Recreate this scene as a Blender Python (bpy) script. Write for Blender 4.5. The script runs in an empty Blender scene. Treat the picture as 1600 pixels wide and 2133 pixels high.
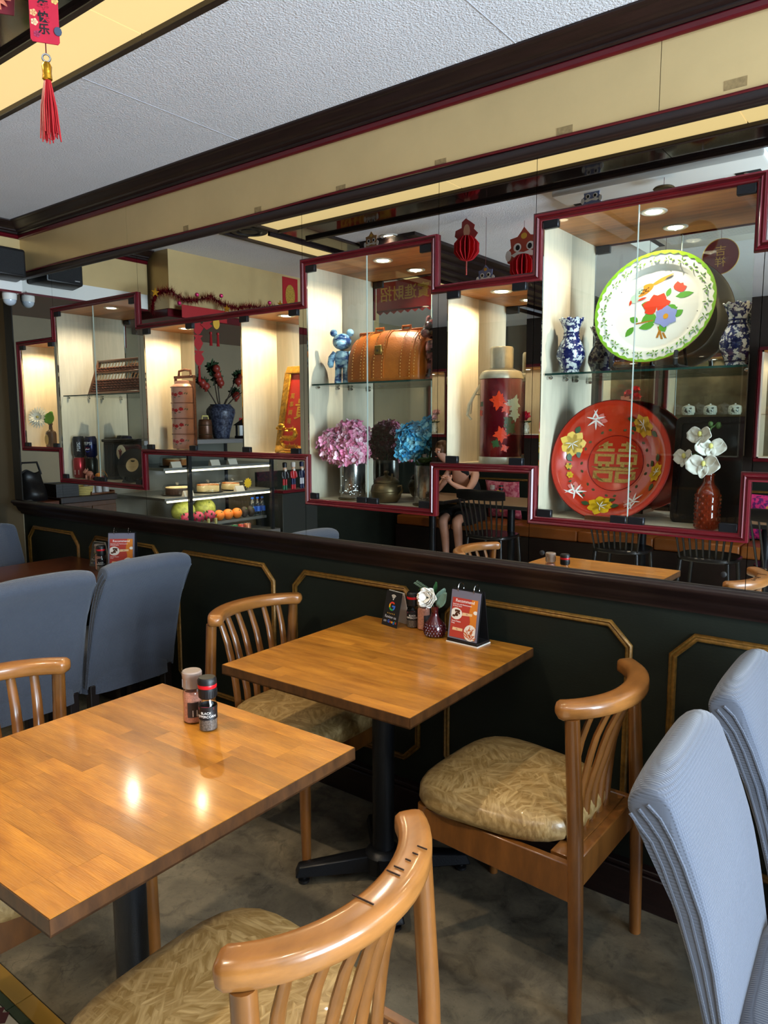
import bpy, bmesh, math, random
from mathutils import Matrix, Vector
R = math.radians
PI = math.pi
rng = random.Random(7)
scn = bpy.context.scene
COL = scn.collection


def C(r, g, b):
    f = lambda v: (v / 255 / 12.92) if v <= 10.3 else ((v / 255 + .055) / 1.055) ** 2.4
    return (f(r), f(g), f(b), 1)


# ------------------------------------------------------------------ camera
cam = bpy.data.cameras.new('camera')
cam.sensor_fit = 'VERTICAL'
cam.sensor_height = 36
cam.lens = 36 * 1524.8 / 2133
cam.clip_start = .02
camo = bpy.data.objects.new('camera', cam)
COL.objects.link(camo)
yaw, pitch, roll = -.65318, .12044, -.00159
camo.matrix_world = (Matrix.Translation((0, -2.1358, 1.4858)) @ Matrix.Rotation(-yaw, 4, 'Z')
                     @ Matrix.Rotation(PI / 2 - pitch, 4, 'X') @ Matrix.Rotation(roll, 4, 'Z'))
scn.camera = camo
# ------------------------------------------------------------------ view and world
vs = scn.view_settings
vs.view_transform = 'Standard'
vs.look = 'None'
vs.gamma = 1
vs.use_curve_mapping = False
vs.exposure = 0.25
w = bpy.data.worlds.new('world')
scn.world = w
w.use_nodes = True
w.node_tree.nodes['Background'].inputs[0].default_value = (.62, .78, 1, 1)
w.node_tree.nodes['Background'].inputs[1].default_value = .6
cy = scn.cycles
cy.max_bounces = 9
cy.diffuse_bounces = 3
cy.glossy_bounces = 6
cy.transmission_bounces = 4
cy.transparent_max_bounces = 14
cy.caustics_reflective = False
cy.caustics_refractive = False
cy.sample_clamp_indirect = 4
cy.use_denoising = True


def lamp(name, kind, loc, energy, col, rot=(0, 0, 0), **k):
    l = bpy.data.lights.new(name, kind)
    l.energy = energy
    l.color = col
    for a, v in k.items():
        setattr(l, a, v)
    o = bpy.data.objects.new(name, l)
    o.location = loc
    o.rotation_euler = rot
    COL.objects.link(o)
    return o


# daylight through the big shop window in the right-hand wall (outside its glass)
lamp('window_daylight', 'AREA', (2.75, -1.25, 1.40), 440, (.70, .83, 1), (0, R(102), 0), shape='RECTANGLE', size=1.9, size_y=2.0)
WARM = (1, .78, .5)


# ------------------------------------------------------------------ materials
MC = {}


def mat(name, col, rough=.5, metal=0, var=0, scale=12, stretch=(1, 1, 1), bump=0, bscale=150, coat=0, rnd=0, emit=None,
        es=1, spec=.5, sheen=0, col2=None, wave=None, detail=6, trans=0, ior=1.45, bstretch=None, rp=(.3, .7)):
    if name in MC:
        return MC[name]
    m = bpy.data.materials.new(name)
    MC[name] = m
    m.use_nodes = True
    nt = m.node_tree
    N, L = nt.nodes, nt.links
    p = N['Principled BSDF']
    p.inputs['Base Color'].default_value = col
    p.inputs['Roughness'].default_value = rough
    p.inputs['Metallic'].default_value = metal
    p.inputs['Specular IOR Level'].default_value = spec
    p.inputs['Coat Weight'].default_value = coat
    p.inputs['Coat Roughness'].default_value = .12
    p.inputs['Transmission Weight'].default_value = trans
    p.inputs['IOR'].default_value = ior
    if sheen:
        p.inputs['Sheen Weight'].default_value = sheen
    if emit:
        p.inputs['Emission Color'].default_value = emit
        p.inputs['Emission Strength'].default_value = es
    tc = N.new('ShaderNodeTexCoord')
    src = tc.outputs['Object']

    def mapped(st):
        mp = N.new('ShaderNodeMapping')
        mp.inputs['Scale'].default_value = st
        L.new(src, mp.inputs['Vector'])
        return mp.outputs['Vector']
    out = None
    if var or col2:
        nz = N.new('ShaderNodeTexNoise')
        nz.inputs['Scale'].default_value = scale
        nz.inputs['Detail'].default_value = detail
        nz.inputs['Roughness'].default_value = .62
        L.new(mapped(stretch), nz.inputs['Vector'])
        fac = nz.outputs['Fac']
        if rnd:  # a different cut of the pattern on every piece
            oi = N.new('ShaderNodeObjectInfo')
            mu = N.new('ShaderNodeMath')
            mu.operation = 'MULTIPLY'
            mu.inputs[1].default_value = 40
            L.new(oi.outputs['Random'], mu.inputs[0])
            nz.noise_dimensions = '4D'
            L.new(mu.outputs[0], nz.inputs['W'])
        rmp = N.new('ShaderNodeValToRGB')
        rmp.color_ramp.elements[0].position = rp[0]
        rmp.color_ramp.elements[1].position = rp[1]
        if col2:
            rmp.color_ramp.elements[0].color = col
            rmp.color_ramp.elements[1].color = col2
        else:
            rmp.color_ramp.elements[0].color = tuple(c * (1 - var) for c in col[:3]) + (1,)
            rmp.color_ramp.elements[1].color = tuple(min(1, c * (1 + var)) for c in col[:3]) + (1,)
        L.new(fac, rmp.inputs['Fac'])
        out = rmp.outputs['Color']
    if rnd:
        oi = N.new('ShaderNodeObjectInfo')
        mr = N.new('ShaderNodeMapRange')
        mr.inputs['To Min'].default_value = 1 - rnd
        mr.inputs['To Max'].default_value = 1 + rnd
        L.new(oi.outputs['Random'], mr.inputs['Value'])
        hs = N.new('ShaderNodeHueSaturation')
        L.new(mr.outputs[0], hs.inputs['Value'])
        if out:
            L.new(out, hs.inputs['Color'])
        else:
            hs.inputs['Color'].default_value = col
        out = hs.outputs['Color']
    if out:
        L.new(out, p.inputs['Base Color'])
    if bump:
        if wave:  # knitted / ribbed cloth: a grid of ribs
            a = N.new('ShaderNodeTexWave')
            a.inputs['Scale'].default_value = wave
            a.bands_direction = 'Z'
            b = N.new('ShaderNodeTexWave')
            b.inputs['Scale'].default_value = wave
            b.bands_direction = 'Y'
            L.new(src, a.inputs['Vector'])
            L.new(src, b.inputs['Vector'])
            mm = N.new('ShaderNodeMath')
            mm.operation = 'MINIMUM'
            L.new(a.outputs['Fac'], mm.inputs[0])
            L.new(b.outputs['Fac'], mm.inputs[1])
            hsrc = mm.outputs[0]
        else:
            n2 = N.new('ShaderNodeTexNoise')
            n2.inputs['Scale'].default_value = bscale
            n2.inputs['Detail'].default_value = 3
            L.new(mapped(bstretch or stretch), n2.inputs['Vector'])
            hsrc = n2.outputs['Fac']
        bp = N.new('ShaderNodeBump')
        bp.inputs['Strength'].default_value = min(1, bump)
        bp.inputs['Distance'].default_value = .004
        L.new(hsrc, bp.inputs['Height'])
        L.new(bp.outputs['Normal'], p.inputs['Normal'])
    return m


def thin_glass(name, tint=(.96, .985, .97, 1), refl=1.0, rough=0.0):
    """thin pane: clear with a Fresnel reflection"""
    if name in MC:
        return MC[name]
    m = bpy.data.materials.new(name)
    MC[name] = m
    m.use_nodes = True
    nt = m.node_tree
    N, L = nt.nodes, nt.links
    for n in list(N):
        if n.type != 'OUTPUT_MATERIAL':
            N.remove(n)
    ge = N.new('ShaderNodeNewGeometry')
    dt = N.new('ShaderNodeVectorMath')
    dt.operation = 'DOT_PRODUCT'
    L.new(ge.outputs['Normal'], dt.inputs[0])
    L.new(ge.outputs['Incoming'], dt.inputs[1])

    def ma(op, x, y=None):
        n = N.new('ShaderNodeMath')
        n.operation = op
        for i, q in enumerate((x, y)):
            if q is None:
                continue
            if isinstance(q, (int, float)):
                n.inputs[i].default_value = q
            else:
                L.new(q, n.inputs[i])
        return n.outputs[0]
    sch = ma('POWER', ma('SUBTRACT', 1.0, ma('ABSOLUTE', dt.outputs['Value'])), 5.0)
    fac = ma('MULTIPLY', ma('ADD', .04, ma('MULTIPLY', sch, .9)), refl)
    t = N.new('ShaderNodeBsdfTransparent')
    t.inputs[0].default_value = tint
    g = N.new('ShaderNodeBsdfGlossy')
    g.inputs['Roughness'].default_value = rough
    mx = N.new('ShaderNodeMixShader')
    L.new(fac, mx.inputs[0])
    L.new(t.outputs[0], mx.inputs[1])
    L.new(g.outputs[0], mx.inputs[2])
    L.new(mx.outputs[0], N['Material Output'].inputs['Surface'])
    return m


def mirror_mat(name, tint, rough=0.0):
    if name in MC:
        return MC[name]
    m = bpy.data.materials.new(name)
    MC[name] = m
    m.use_nodes = True
    p = m.node_tree.nodes['Principled BSDF']
    p.inputs['Base Color'].default_value = tint
    p.inputs['Metallic'].default_value = 1
    p.inputs['Roughness'].default_value = rough
    return m


# ------------------------------------------------------------------ mesh builder
def frame(d):
    d = Vector(d).normalized()
    up = Vector((0, 0, 1)) if abs(d.z) < .95 else Vector((0, 1, 0))
    a = d.cross(up).normalized()
    return a, a.cross(d).normalized()


class B:
    def __init__(s):
        s.v, s.f = [], []

    def add(s, vs, fs, m=None):
        n = len(s.v)
        s.v += [tuple(m @ Vector(v)) for v in vs] if m is not None else [tuple(v) for v in vs]
        s.f += [tuple(i + n for i in f) for f in fs]
        return s

    def box(s, x0, x1, y0, y1, z0, z1, m=None):
        return s.add([(x0, y0, z0), (x1, y0, z0), (x1, y1, z0), (x0, y1, z0), (x0, y0, z1), (x1, y0, z1), (x1, y1, z1), (x0, y1, z1)],
                     [(0, 3, 2, 1), (4, 5, 6, 7), (0, 1, 5, 4), (1, 2, 6, 5), (2, 3, 7, 6), (3, 0, 4, 7)], m)

    def lathe(s, prof, o=(0, 0, 0), n=20, m=None, sx=1, sy=1, ring=False):
        vs, fs = [], []
        for r, z in prof:
            for k in range(n):
                a = 2 * PI * k / n
                vs.append((o[0] + r * sx * math.cos(a), o[1] + r * sy * math.sin(a), o[2] + z))
        tot = len(prof) * n
        for i in range(len(prof) if ring else len(prof) - 1):
            for k in range(n):
                a, b = i * n + k, i * n + (k + 1) % n
                fs.append((a, b, (b + n) % tot, (a + n) % tot))
        if ring:
            return s.add(vs, fs, m)
        if prof[0][0] > 1e-6:
            fs.append(tuple(range(n - 1, -1, -1)))
        if prof[-1][0] > 1e-6:
            fs.append(tuple(range((len(prof) - 1) * n, len(prof) * n)))
        return s.add(vs, fs, m)

    def tube(s, pts, r, n=8, flat=1, m=None, closed=False, side=None):
        pts = [Vector(p) for p in pts]
        k = len(pts)
        rs = r if isinstance(r, (list, tuple)) else [r] * k
        vs, fs = [], []
        pa = None
        for i, p in enumerate(pts):
            d = (pts[(i + 1) % k] - pts[i - 1]) if closed else (pts[min(i + 1, k - 1)] - pts[max(i - 1, 0)])
            if d.length < 1e-9:
                d = Vector((0, 0, 1))
            d.normalize()
            if pa is None:
                a = Vector(side).normalized() if side else frame(d)[0]
                a = (a - d * a.dot(d)).normalized()
            else:
                a = (pa - d * pa.dot(d)).normalized()
            b = d.cross(a)
            pa = a
            for j in range(n):
                t = 2 * PI * j / n
                vs.append(p + a * (rs[i] * math.cos(t)) + b * (rs[i] * flat * math.sin(t)))
        for i in range(k if closed else k - 1):
            for j in range(n):
                q, w_ = i * n + j, i * n + (j + 1) % n
                i2 = ((i + 1) % k) * n
                fs.append((q, w_, i2 + (j + 1) % n, i2 + j))
        if not closed:
            fs += [tuple(range(n - 1, -1, -1)), tuple(range((k - 1) * n, k * n))]
        return s.add(vs, fs, m)

    def ball(s, c, r, n=12, k=8, m=None):
        r = r if isinstance(r, (tuple, list)) else (r, r, r)
        vs, fs = [], []
        for i in range(1, k):
            a = PI * i / k
            for j in range(n):
                t = 2 * PI * j / n
                vs.append((c[0] + r[0] * math.sin(a) * math.cos(t), c[1] + r[1] * math.sin(a) * math.sin(t), c[2] + r[2] * math.cos(a)))
        vs += [(c[0], c[1], c[2] + r[2]), (c[0], c[1], c[2] - r[2])]
        T, Bt = len(vs) - 2, len(vs) - 1
        for i in range(k - 2):
            for j in range(n):
                a, b = i * n + j, i * n + (j + 1) % n
                fs.append((a, a + n, b + n, b))
        for j in range(n):
            fs.append((T, j, (j + 1) % n))
            fs.append((Bt, (k - 2) * n + (j + 1) % n, (k - 2) * n + j))
        return s.add(vs, fs, m)

    def prism(s, pts, z0, z1, m=None):
        n = len(pts)
        ar = sum(pts[i][0] * pts[(i + 1) % n][1] - pts[(i + 1) % n][0] * pts[i][1] for i in range(n))
        if ar < 0:
            pts = pts[::-1]
        vs = [(x, y, z0) for x, y in pts] + [(x, y, z1) for x, y in pts]
        fs = [tuple(range(n - 1, -1, -1)), tuple(range(n, 2 * n))] + [(i, (i + 1) % n, n + (i + 1) % n, n + i) for i in range(n)]
        return s.add(vs, fs, m)

    def sweep(s, prof, path, closed=False, m=None):
        """profile [(a,b)] carried along a path of frames [(origin, A, B)]"""
        n, k = len(prof), len(path)
        vs = [Vector(o) + Vector(A) * a + Vector(Bv) * b for o, A, Bv in path for a, b in prof]
        fs = []
        for i in range(k if closed else k - 1):
            for j in range(n):
                i2 = ((i + 1) % k) * n
                fs.append((i * n + j, i * n + (j + 1) % n, i2 + (j + 1) % n, i2 + j))
        if not closed:
            fs += [tuple(range(n - 1, -1, -1)), tuple(range((k - 1) * n, k * n))]
        return s.add(vs, fs, m)

    def grid(s, fn, nu, nv, m=None, wrap=False):
        vs = [fn(i / nu, j / nv) for j in range(nv + 1) for i in range(nu + 1)]
        fs = [(j * (nu + 1) + i, j * (nu + 1) + i + 1, (j + 1) * (nu + 1) + i + 1, (j + 1) * (nu + 1) + i) for j in range(nv) for i in range(nu)]
        return s.add(vs, fs, m)

    def build(s, name, m, parent=None, loc=None, rot=None, smooth=True, bev=0, seg=1, solid=0, sub=0, angle=38):
        me = bpy.data.meshes.new(name)
        me.from_pydata([tuple(v) for v in s.v], [], s.f)
        bm = bmesh.new()
        bm.from_mesh(me)
        bmesh.ops.remove_doubles(bm, verts=bm.verts, dist=1e-6)
        bmesh.ops.recalc_face_normals(bm, faces=bm.faces)
        if bev:
            es = [e for e in bm.edges if len(e.link_faces) == 2 and e.calc_face_angle(0) > R(30)]
            bmesh.ops.bevel(bm, geom=es, offset=bev, segments=seg, affect='EDGES', profile=.5, clamp_overlap=True)
        if smooth:
            for f in bm.faces:
                f.smooth = True
            for e in bm.edges:
                if len(e.link_faces) == 2 and e.calc_face_angle(0) > R(angle):
                    e.smooth = False
        bm.to_mesh(me)
        bm.free()
        me.materials.append(m)
        o = bpy.data.objects.new(name, me)
        COL.objects.link(o)
        if solid:
            md = o.modifiers.new('solid', 'SOLIDIFY')
            md.thickness = solid
            md.offset = 0
        if sub:
            md = o.modifiers.new('sub', 'SUBSURF')
            md.levels = md.render_levels = sub
        if parent:
            o.parent = parent
        if loc:
            o.location = loc
        if rot:
            o.rotation_euler = rot
        return o


def thing(name, label, cat, loc=(0, 0, 0), rz=0, group=None):
    o = bpy.data.objects.new(name, None)
    o.empty_display_size = .02
    COL.objects.link(o)
    o.location = loc
    o.rotation_euler = (0, 0, rz)
    o['label'] = label
    o['category'] = cat
    if group:
        o['group'] = group
    return o


def tag(o, label, cat, group=None):
    o['label'] = label
    o['category'] = cat
    if group:
        o['group'] = group
    return o


def struct(o, label=None):
    o['kind'] = 'structure'
    if label:
        o['label'] = label
    return o


def dup(t, loc, rz, label, group=None):
    """copy of a thing with copies of its parts and sub-parts"""
    def cp(o, par):
        c = o.copy()
        COL.objects.link(c)
        if par:
            c.parent = par
        for ch in KIDS.get(o.name, o.children):
            cp(ch, c)
        return c
    KIDS = {}
    r = cp(t, None)
    r.location = loc
    r.rotation_euler = (0, 0, rz)
    r['label'] = label
    if group:
        r['group'] = group
    return r


def text(name, body, size, m, parent=None, mw=None, ext=.0004, align='CENTER', bold=0, sx=1):
    cu = bpy.data.curves.new(name, 'FONT')
    cu.body = body
    cu.size = size
    cu.extrude = ext
    cu.offset = bold
    cu.align_x = align
    cu.align_y = 'CENTER'
    cu.resolution_u = 3
    o = bpy.data.objects.new(name, cu)
    COL.objects.link(o)
    me = bpy.data.meshes.new_from_object(o)
    bpy.data.objects.remove(o)
    bpy.data.curves.remove(cu)
    me.name = name
    me.materials.clear()
    me.materials.append(m)
    if sx != 1:
        for v in me.vertices:
            v.co.x *= sx
    o = bpy.data.objects.new(name, me)
    COL.objects.link(o)
    if parent:
        o.parent = parent
    if mw is not None:
        o.matrix_local = mw
    return o


def wrap(o, r, ang=0):
    """bend flat lettering (x right, y up) round a cylinder of radius r about local z"""
    for v in o.data.vertices:
        a = v.co.x / r + ang
        q = r + v.co.z
        v.co = (q * math.sin(a), -q * math.cos(a), v.co.y)
    return o


def place(x, y, z, rx=0, ry=0, rz=0):
    return Matrix.Translation((x, y, z)) @ Matrix.Rotation(rz, 4, 'Z') @ Matrix.Rotation(ry, 4, 'Y') @ Matrix.Rotation(rx, 4, 'X')


def crinkle_mat(name, ca, cb):
    """vinyl pressed with feathery streaks, each patch running its own way"""
    m = bpy.data.materials.new(name)
    MC[name] = m
    m.use_nodes = True
    nt = m.node_tree
    N, L = nt.nodes, nt.links
    p = N['Principled BSDF']
    p.inputs['Roughness'].default_value = .36
    p.inputs['Coat Weight'].default_value = .15
    tc = N.new('ShaderNodeTexCoord')
    dn = N.new('ShaderNodeTexNoise')
    dn.inputs['Scale'].default_value = 14
    dv = N.new('ShaderNodeVectorMath')
    dv.operation = 'MULTIPLY_ADD'
    dv.inputs[1].default_value = (.03, .03, .03)
    L.new(tc.outputs['Object'], dn.inputs['Vector'])
    L.new(dn.outputs['Color'], dv.inputs[0])
    L.new(tc.outputs['Object'], dv.inputs[2])
    res = None
    for sc_ in (10, 15):
        vo = N.new('ShaderNodeTexVoronoi')
        vo.inputs['Scale'].default_value = sc_
        L.new(dv.outputs[0], vo.inputs['Vector'])
        sp = N.new('ShaderNodeSeparateColor')
        L.new(vo.outputs['Color'], sp.inputs[0])
        an = N.new('ShaderNodeMath')
        an.operation = 'MULTIPLY'
        an.inputs[1].default_value = 6.283
        L.new(sp.outputs[0], an.inputs[0])
        ro = N.new('ShaderNodeVectorRotate')
        ro.rotation_type = 'Z_AXIS'
        L.new(tc.outputs['Object'], ro.inputs['Vector'])
        L.new(an.outputs[0], ro.inputs['Angle'])
        mp = N.new('ShaderNodeMapping')
        mp.inputs['Scale'].default_value = (14, 95, 40)
        L.new(ro.outputs[0], mp.inputs['Vector'])
        nz = N.new('ShaderNodeTexNoise')
        nz.inputs['Scale'].default_value = 1
        nz.inputs['Detail'].default_value = 3
        L.new(mp.outputs[0], nz.inputs['Vector'])
        if res is None:
            res = nz.outputs['Fac']
        else:
            mm = N.new('ShaderNodeMath')
            mm.operation = 'MAXIMUM'
            L.new(res, mm.inputs[0])
            L.new(nz.outputs['Fac'], mm.inputs[1])
            res = mm.outputs[0]
    rmp = N.new('ShaderNodeValToRGB')
    rmp.color_ramp.elements[0].position = .44
    rmp.color_ramp.elements[1].position = .74
    rmp.color_ramp.elements[0].color = ca
    rmp.color_ramp.elements[1].color = cb
    L.new(res, rmp.inputs['Fac'])
    L.new(rmp.outputs['Color'], p.inputs['Base Color'])
    bp = N.new('ShaderNodeBump')
    bp.inputs['Strength'].default_value = .5
    bp.inputs['Distance'].default_value = .003
    L.new(res, bp.inputs['Height'])
    L.new(bp.outputs['Normal'], p.inputs['Normal'])
    return m


def concrete_mat(name):
    """old screed: patchy tone, dark scuffs, fine wandering cracks"""
    m = bpy.data.materials.new(name)
    MC[name] = m
    m.use_nodes = True
    nt = m.node_tree
    N, L = nt.nodes, nt.links
    p = N['Principled BSDF']
    tc = N.new('ShaderNodeTexCoord')

    def noise(sc_, det, dis=0):
        n = N.new('ShaderNodeTexNoise')
        n.inputs['Scale'].default_value = sc_
        n.inputs['Detail'].default_value = det
        n.inputs['Roughness'].default_value = .65
        n.inputs['Distortion'].default_value = dis
        L.new(tc.outputs['Object'], n.inputs['Vector'])
        return n

    def ramp(src, stops):
        r = N.new('ShaderNodeValToRGB')
        e = r.color_ramp.elements
        while len(e) < len(stops):
            e.new(.5)
        for q, (pos, c) in zip(e, stops):
            q.position = pos
            q.color = c
        L.new(src, r.inputs['Fac'])
        return r.outputs['Color']

    def mix(a, b, fac, mode='MIX'):
        x = N.new('ShaderNodeMix')
        x.data_type = 'RGBA'
        x.blend_type = mode
        if isinstance(fac, float):
            x.inputs[0].default_value = fac
        else:
            L.new(fac, x.inputs[0])
        L.new(a, x.inputs[6])
        L.new(b, x.inputs[7])
        return x.outputs[2]
    g = lambda v: (v, v, v, 1)
    base = ramp(noise(3.2, 10, .4).outputs['Fac'], [(.30, C(64, 58, 48)), (.5, C(104, 95, 78)), (.70, C(140, 128, 104))])
    scuff = ramp(noise(11, 9, 1.2).outputs['Fac'], [(.50, g(1)), (.66, g(.42))])
    col = mix(base, scuff, .75, 'MULTIPLY')
    dots = ramp(noise(85, 4).outputs['Fac'], [(.60, g(1)), (.68, g(.45))])
    col = mix(col, dots, .55, 'MULTIPLY')
    wob = noise(6, 4)
    va = N.new('ShaderNodeVectorMath')
    va.operation = 'MULTIPLY_ADD'
    va.inputs[1].default_value = (.22, .22, 0)
    L.new(wob.outputs['Color'], va.inputs[0])
    L.new(tc.outputs['Object'], va.inputs[2])
    vo = N.new('ShaderNodeTexVoronoi')
    vo.feature = 'DISTANCE_TO_EDGE'
    vo.inputs['Scale'].default_value = 3.4
    L.new(va.outputs[0], vo.inputs['Vector'])
    crack = ramp(vo.outputs['Distance'], [(.0, g(.45)), (.006, g(1))])
    mask = ramp(noise(2.2, 3).outputs['Fac'], [(.50, g(0)), (.60, g(1))])
    white = ramp(wob.outputs['Fac'], [(0, g(1)), (1, g(1))])
    col = mix(col, mix(white, crack, mask), 1.0, 'MULTIPLY')
    L.new(col, p.inputs['Base Color'])
    rr = ramp(noise(5, 6).outputs['Fac'], [(.3, g(.42)), (.7, g(.75))])
    L.new(rr, p.inputs['Roughness'])
    bp = N.new('ShaderNodeBump')
    bp.inputs['Strength'].default_value = .35
    bp.inputs['Distance'].default_value = .004
    L.new(noise(45, 8).outputs['Fac'], bp.inputs['Height'])
    L.new(bp.outputs['Normal'], p.inputs['Normal'])
    return m


# shared materials
M_black = mat('black_metal', C(22, 24, 28), .38, .3, bump=.15, bscale=300)
M_plast = mat('black_plastic', C(22, 21, 22), .45)
M_dark = mat('dark_mahogany', C(30, 16, 14), .4, var=.45, scale=6, stretch=(1, 20, 20), bump=.12, bscale=60, coat=.08)
M_post = mat('dark_post_wood', C(30, 26, 20), .5, var=.35, scale=6, stretch=(12, 12, 1))
M_red = mat('crimson_trim_paint', C(84, 6, 18), .32, var=.18, scale=9, coat=.12)
M_green = mat('dark_green_panel', C(18, 23, 16), .6, spec=.3, var=.22, scale=5, bump=.12, bscale=90, stretch=(1, 1, 2))
M_gold_mould = mat('antique_gold_moulding', C(118, 84, 34), .38, .35, var=.4, scale=60, bump=.2, bscale=200)
M_mirror = mirror_mat('mirror_silver', (.70, .715, .70, 1))
M_glass = thin_glass('clear_glass', refl=.9)
M_white = mat('white_paint', C(225, 222, 214), .5)
M_chrome = mat('chrome', C(200, 200, 200), .15, 1)
M_gold = mat('polished_gold', C(225, 165, 50), .28, 1, var=.3, scale=60, bump=.3, bscale=120)

# ================================================================== THE ROOM
XL, XR, YB, ZC = -4.43, 2.6, -5.1, 2.585
M_ceil = mat('stippled_ceiling_paint', C(232, 232, 236), .8, var=.04, scale=3, bump=1.0, bscale=170)
M_conc = concrete_mat('worn_concrete')
M_cream = mat('cream_wall_paint', C(134, 121, 96), .7, var=.05, scale=3)
M_brass = mat('brushed_champagne_metal', C(208, 180, 128), .32, .35, var=.08, scale=2.2, bump=.05, bscale=6)
M_panel = mat('luminous_cream_panel', C(150, 126, 76), .4, emit=(1, .74, .33, 1), es=.74)
M_gloss = mat('glossy_black_panel', C(14, 8, 8), .07, coat=.6)
M_orange = mat('orange_wood_veneer', C(186, 122, 62), .42, var=.3, scale=5, stretch=(1, 9, 9), detail=4)
M_wash = mat('whitewashed_veneer', C(226, 212, 188), .55, var=.09, scale=6, stretch=(9, 9, 1), detail=4)

fl = struct(B().box(-5.6, XR, -1.30, .1, -.06, 0).build('floor', M_conc), 'worn grey concrete floor with dark scuffs and fine cracks')
# aisle of printed tiles in front of the concrete
M_tile = mat('cream_printed_tile', C(196, 188, 168), .35, rnd=.08)
M_tyel = mat('yellow_border_tile', C(172, 132, 48), .4, rnd=.1)
M_tgrn = mat('green_border_strip', C(48, 62, 34), .4)
M_tmar = mat('maroon_tile_flower', C(82, 26, 26), .4)
gr = B().box(-5.6, XR, YB, -1.30, -.06, -.002).build('grout_bed', mat('dark_grout', C(70, 64, 54), .8), fl)
tm = B().box(.001, .199, -.199, -.001, -.012, .0015).build('tile', M_tile, fl, (-2.2, -1.372, 0), bev=.001)
yb = B().box(.001, .199, -.046, -.001, -.012, .0015).build('tile', M_tyel, fl, (-2.2, -1.302, 0), bev=.001)
gb = B().box(.001, .199, -.022, -.001, -.012, .0015).build('tile', M_tgrn, fl, (-2.2, -1.349, 0), bev=.001)
fb = B()
for k in range(8):
    a = k * PI / 4
    fb.prism([(.1 + r * math.cos(a + d), -.1 + r * math.sin(a + d)) for r, d in ((.012, 0), (.045, -.22), (.075, 0), (.045, .22))], .0015, .0022)
for s in (0, 1, 2, 3):
    fb.prism([(.1 + r * math.cos(s * PI / 2 + PI / 4 + d), -.1 + r * math.sin(s * PI / 2 + PI / 4 + d)) for r, d in ((.1, -.12), (.135, -.08), (.135, .08), (.1, .12))], .0015, .0022)
fp = fb.build('tile_flower', M_tmar, tm, smooth=False)
for i in range(-3, 17):
    for o, rows in ((yb, 1), (gb, 1), (tm, 4)):
        for j in range(rows):
            if i == 0 and j == 0:
                continue
            c = o.copy()
            COL.objects.link(c)
            c.location.x += i * .2
            c.location.y -= j * .2
            if o is tm:
                d = fp.copy()
                COL.objects.link(d)
                d.parent = c
B().box(-5.6, XR, YB, -2.172, -.002, .001).build('plain_tiles', M_tile, fl)

# ---- mirror wall: wainscot, ledge, panes, display cabinets
wb = struct(B().box(XL, XR, .045, .30, 0, 1.0).box(XL, XR, .235, .30, 1.0, 2.62).box(XL, XR, .012, .235, 2.288, 2.62).build('wall_back', M_green, smooth=False),
            'dark green wainscot wall under the mirrors')
struct(B().box(XL, XR, .0, .05, 0, .11).box(XL, XR, .012, .05, .11, .125).build('baseboard_back', M_dark, bev=.003))
# ledge under the mirrors, a stepped dark moulding
lp = [(.06, 1.033), (-.022, 1.033), (-.030, 1.028), (-.030, 1.018), (-.020, 1.012), (-.014, 1.000), (-.002, .996), (.004, .985), (.012, .968), (.026, .958), (.03, .946), (.06, .946)]
B().sweep([(a, b) for a, b in lp], [((x, 0, 0), (0, 1, 0), (0, 0, 1)) for x in (XL, XR)]).build('trim_1', M_dark, angle=60)['kind'] = 'structure'
bpy.data.objects['trim_1']['label'] = 'dark stepped wooden ledge below the mirrors'
# gilt panel mouldings with clipped corners
PX = [(-4.72, -3.815), (-3.712, -3.055), (-2.95, -2.26), (-2.152, -1.497), (-1.39, -.714), (-.605, .1), (.2, .9), (1.0, 1.7)]
mp = [(0, 0), (0, .009), (.006, .013), (.011, .008), (.016, .012), (.021, .009), (.022, 0)]
for x0, x1 in PX:
    c, e, z0, z1 = .068, .07, .2, .882
    x0 = max(x0, XL + .05)
    arc = lambda cx, cz, a0: [(cx + c * math.cos(R(a0 - t)), cz + e * math.sin(R(a0 - t))) for t in (8, 45, 82)]
    pts = [(x0, z0 + e), (x0, z1 - e), (x0 + c, z1), (x1 - c, z1), (x1, z1 - e), (x1, z0 + e), (x1 - c, z0), (x0 + c, z0)]
    n = len(pts)
    path = []
    for i, p in enumerate(pts):
        d0 = Vector(p) - Vector(pts[i - 1])
        d1 = Vector(pts[(i + 1) % n]) - Vector(p)
        n0 = Vector((d0.y, -d0.x)).normalized()
        n1 = Vector((d1.y, -d1.x)).normalized()
        mi = (n0 + n1) / (1 + n0.dot(n1))
        path.append(((p[0], .046, p[1]), (mi.x, 0, mi.y), (0, -1, 0)))
    B().sweep(mp, path, closed=True).build('panel_moulding', M_gold_mould, wb, angle=70)
# dark post closing the wall at its left end
struct(B().box(XL, -4.34, -.004, .05, 1.033, 2.262).build('trim_2', M_post, bev=.004), 'dark wooden post at the left end of the mirrors')

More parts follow.
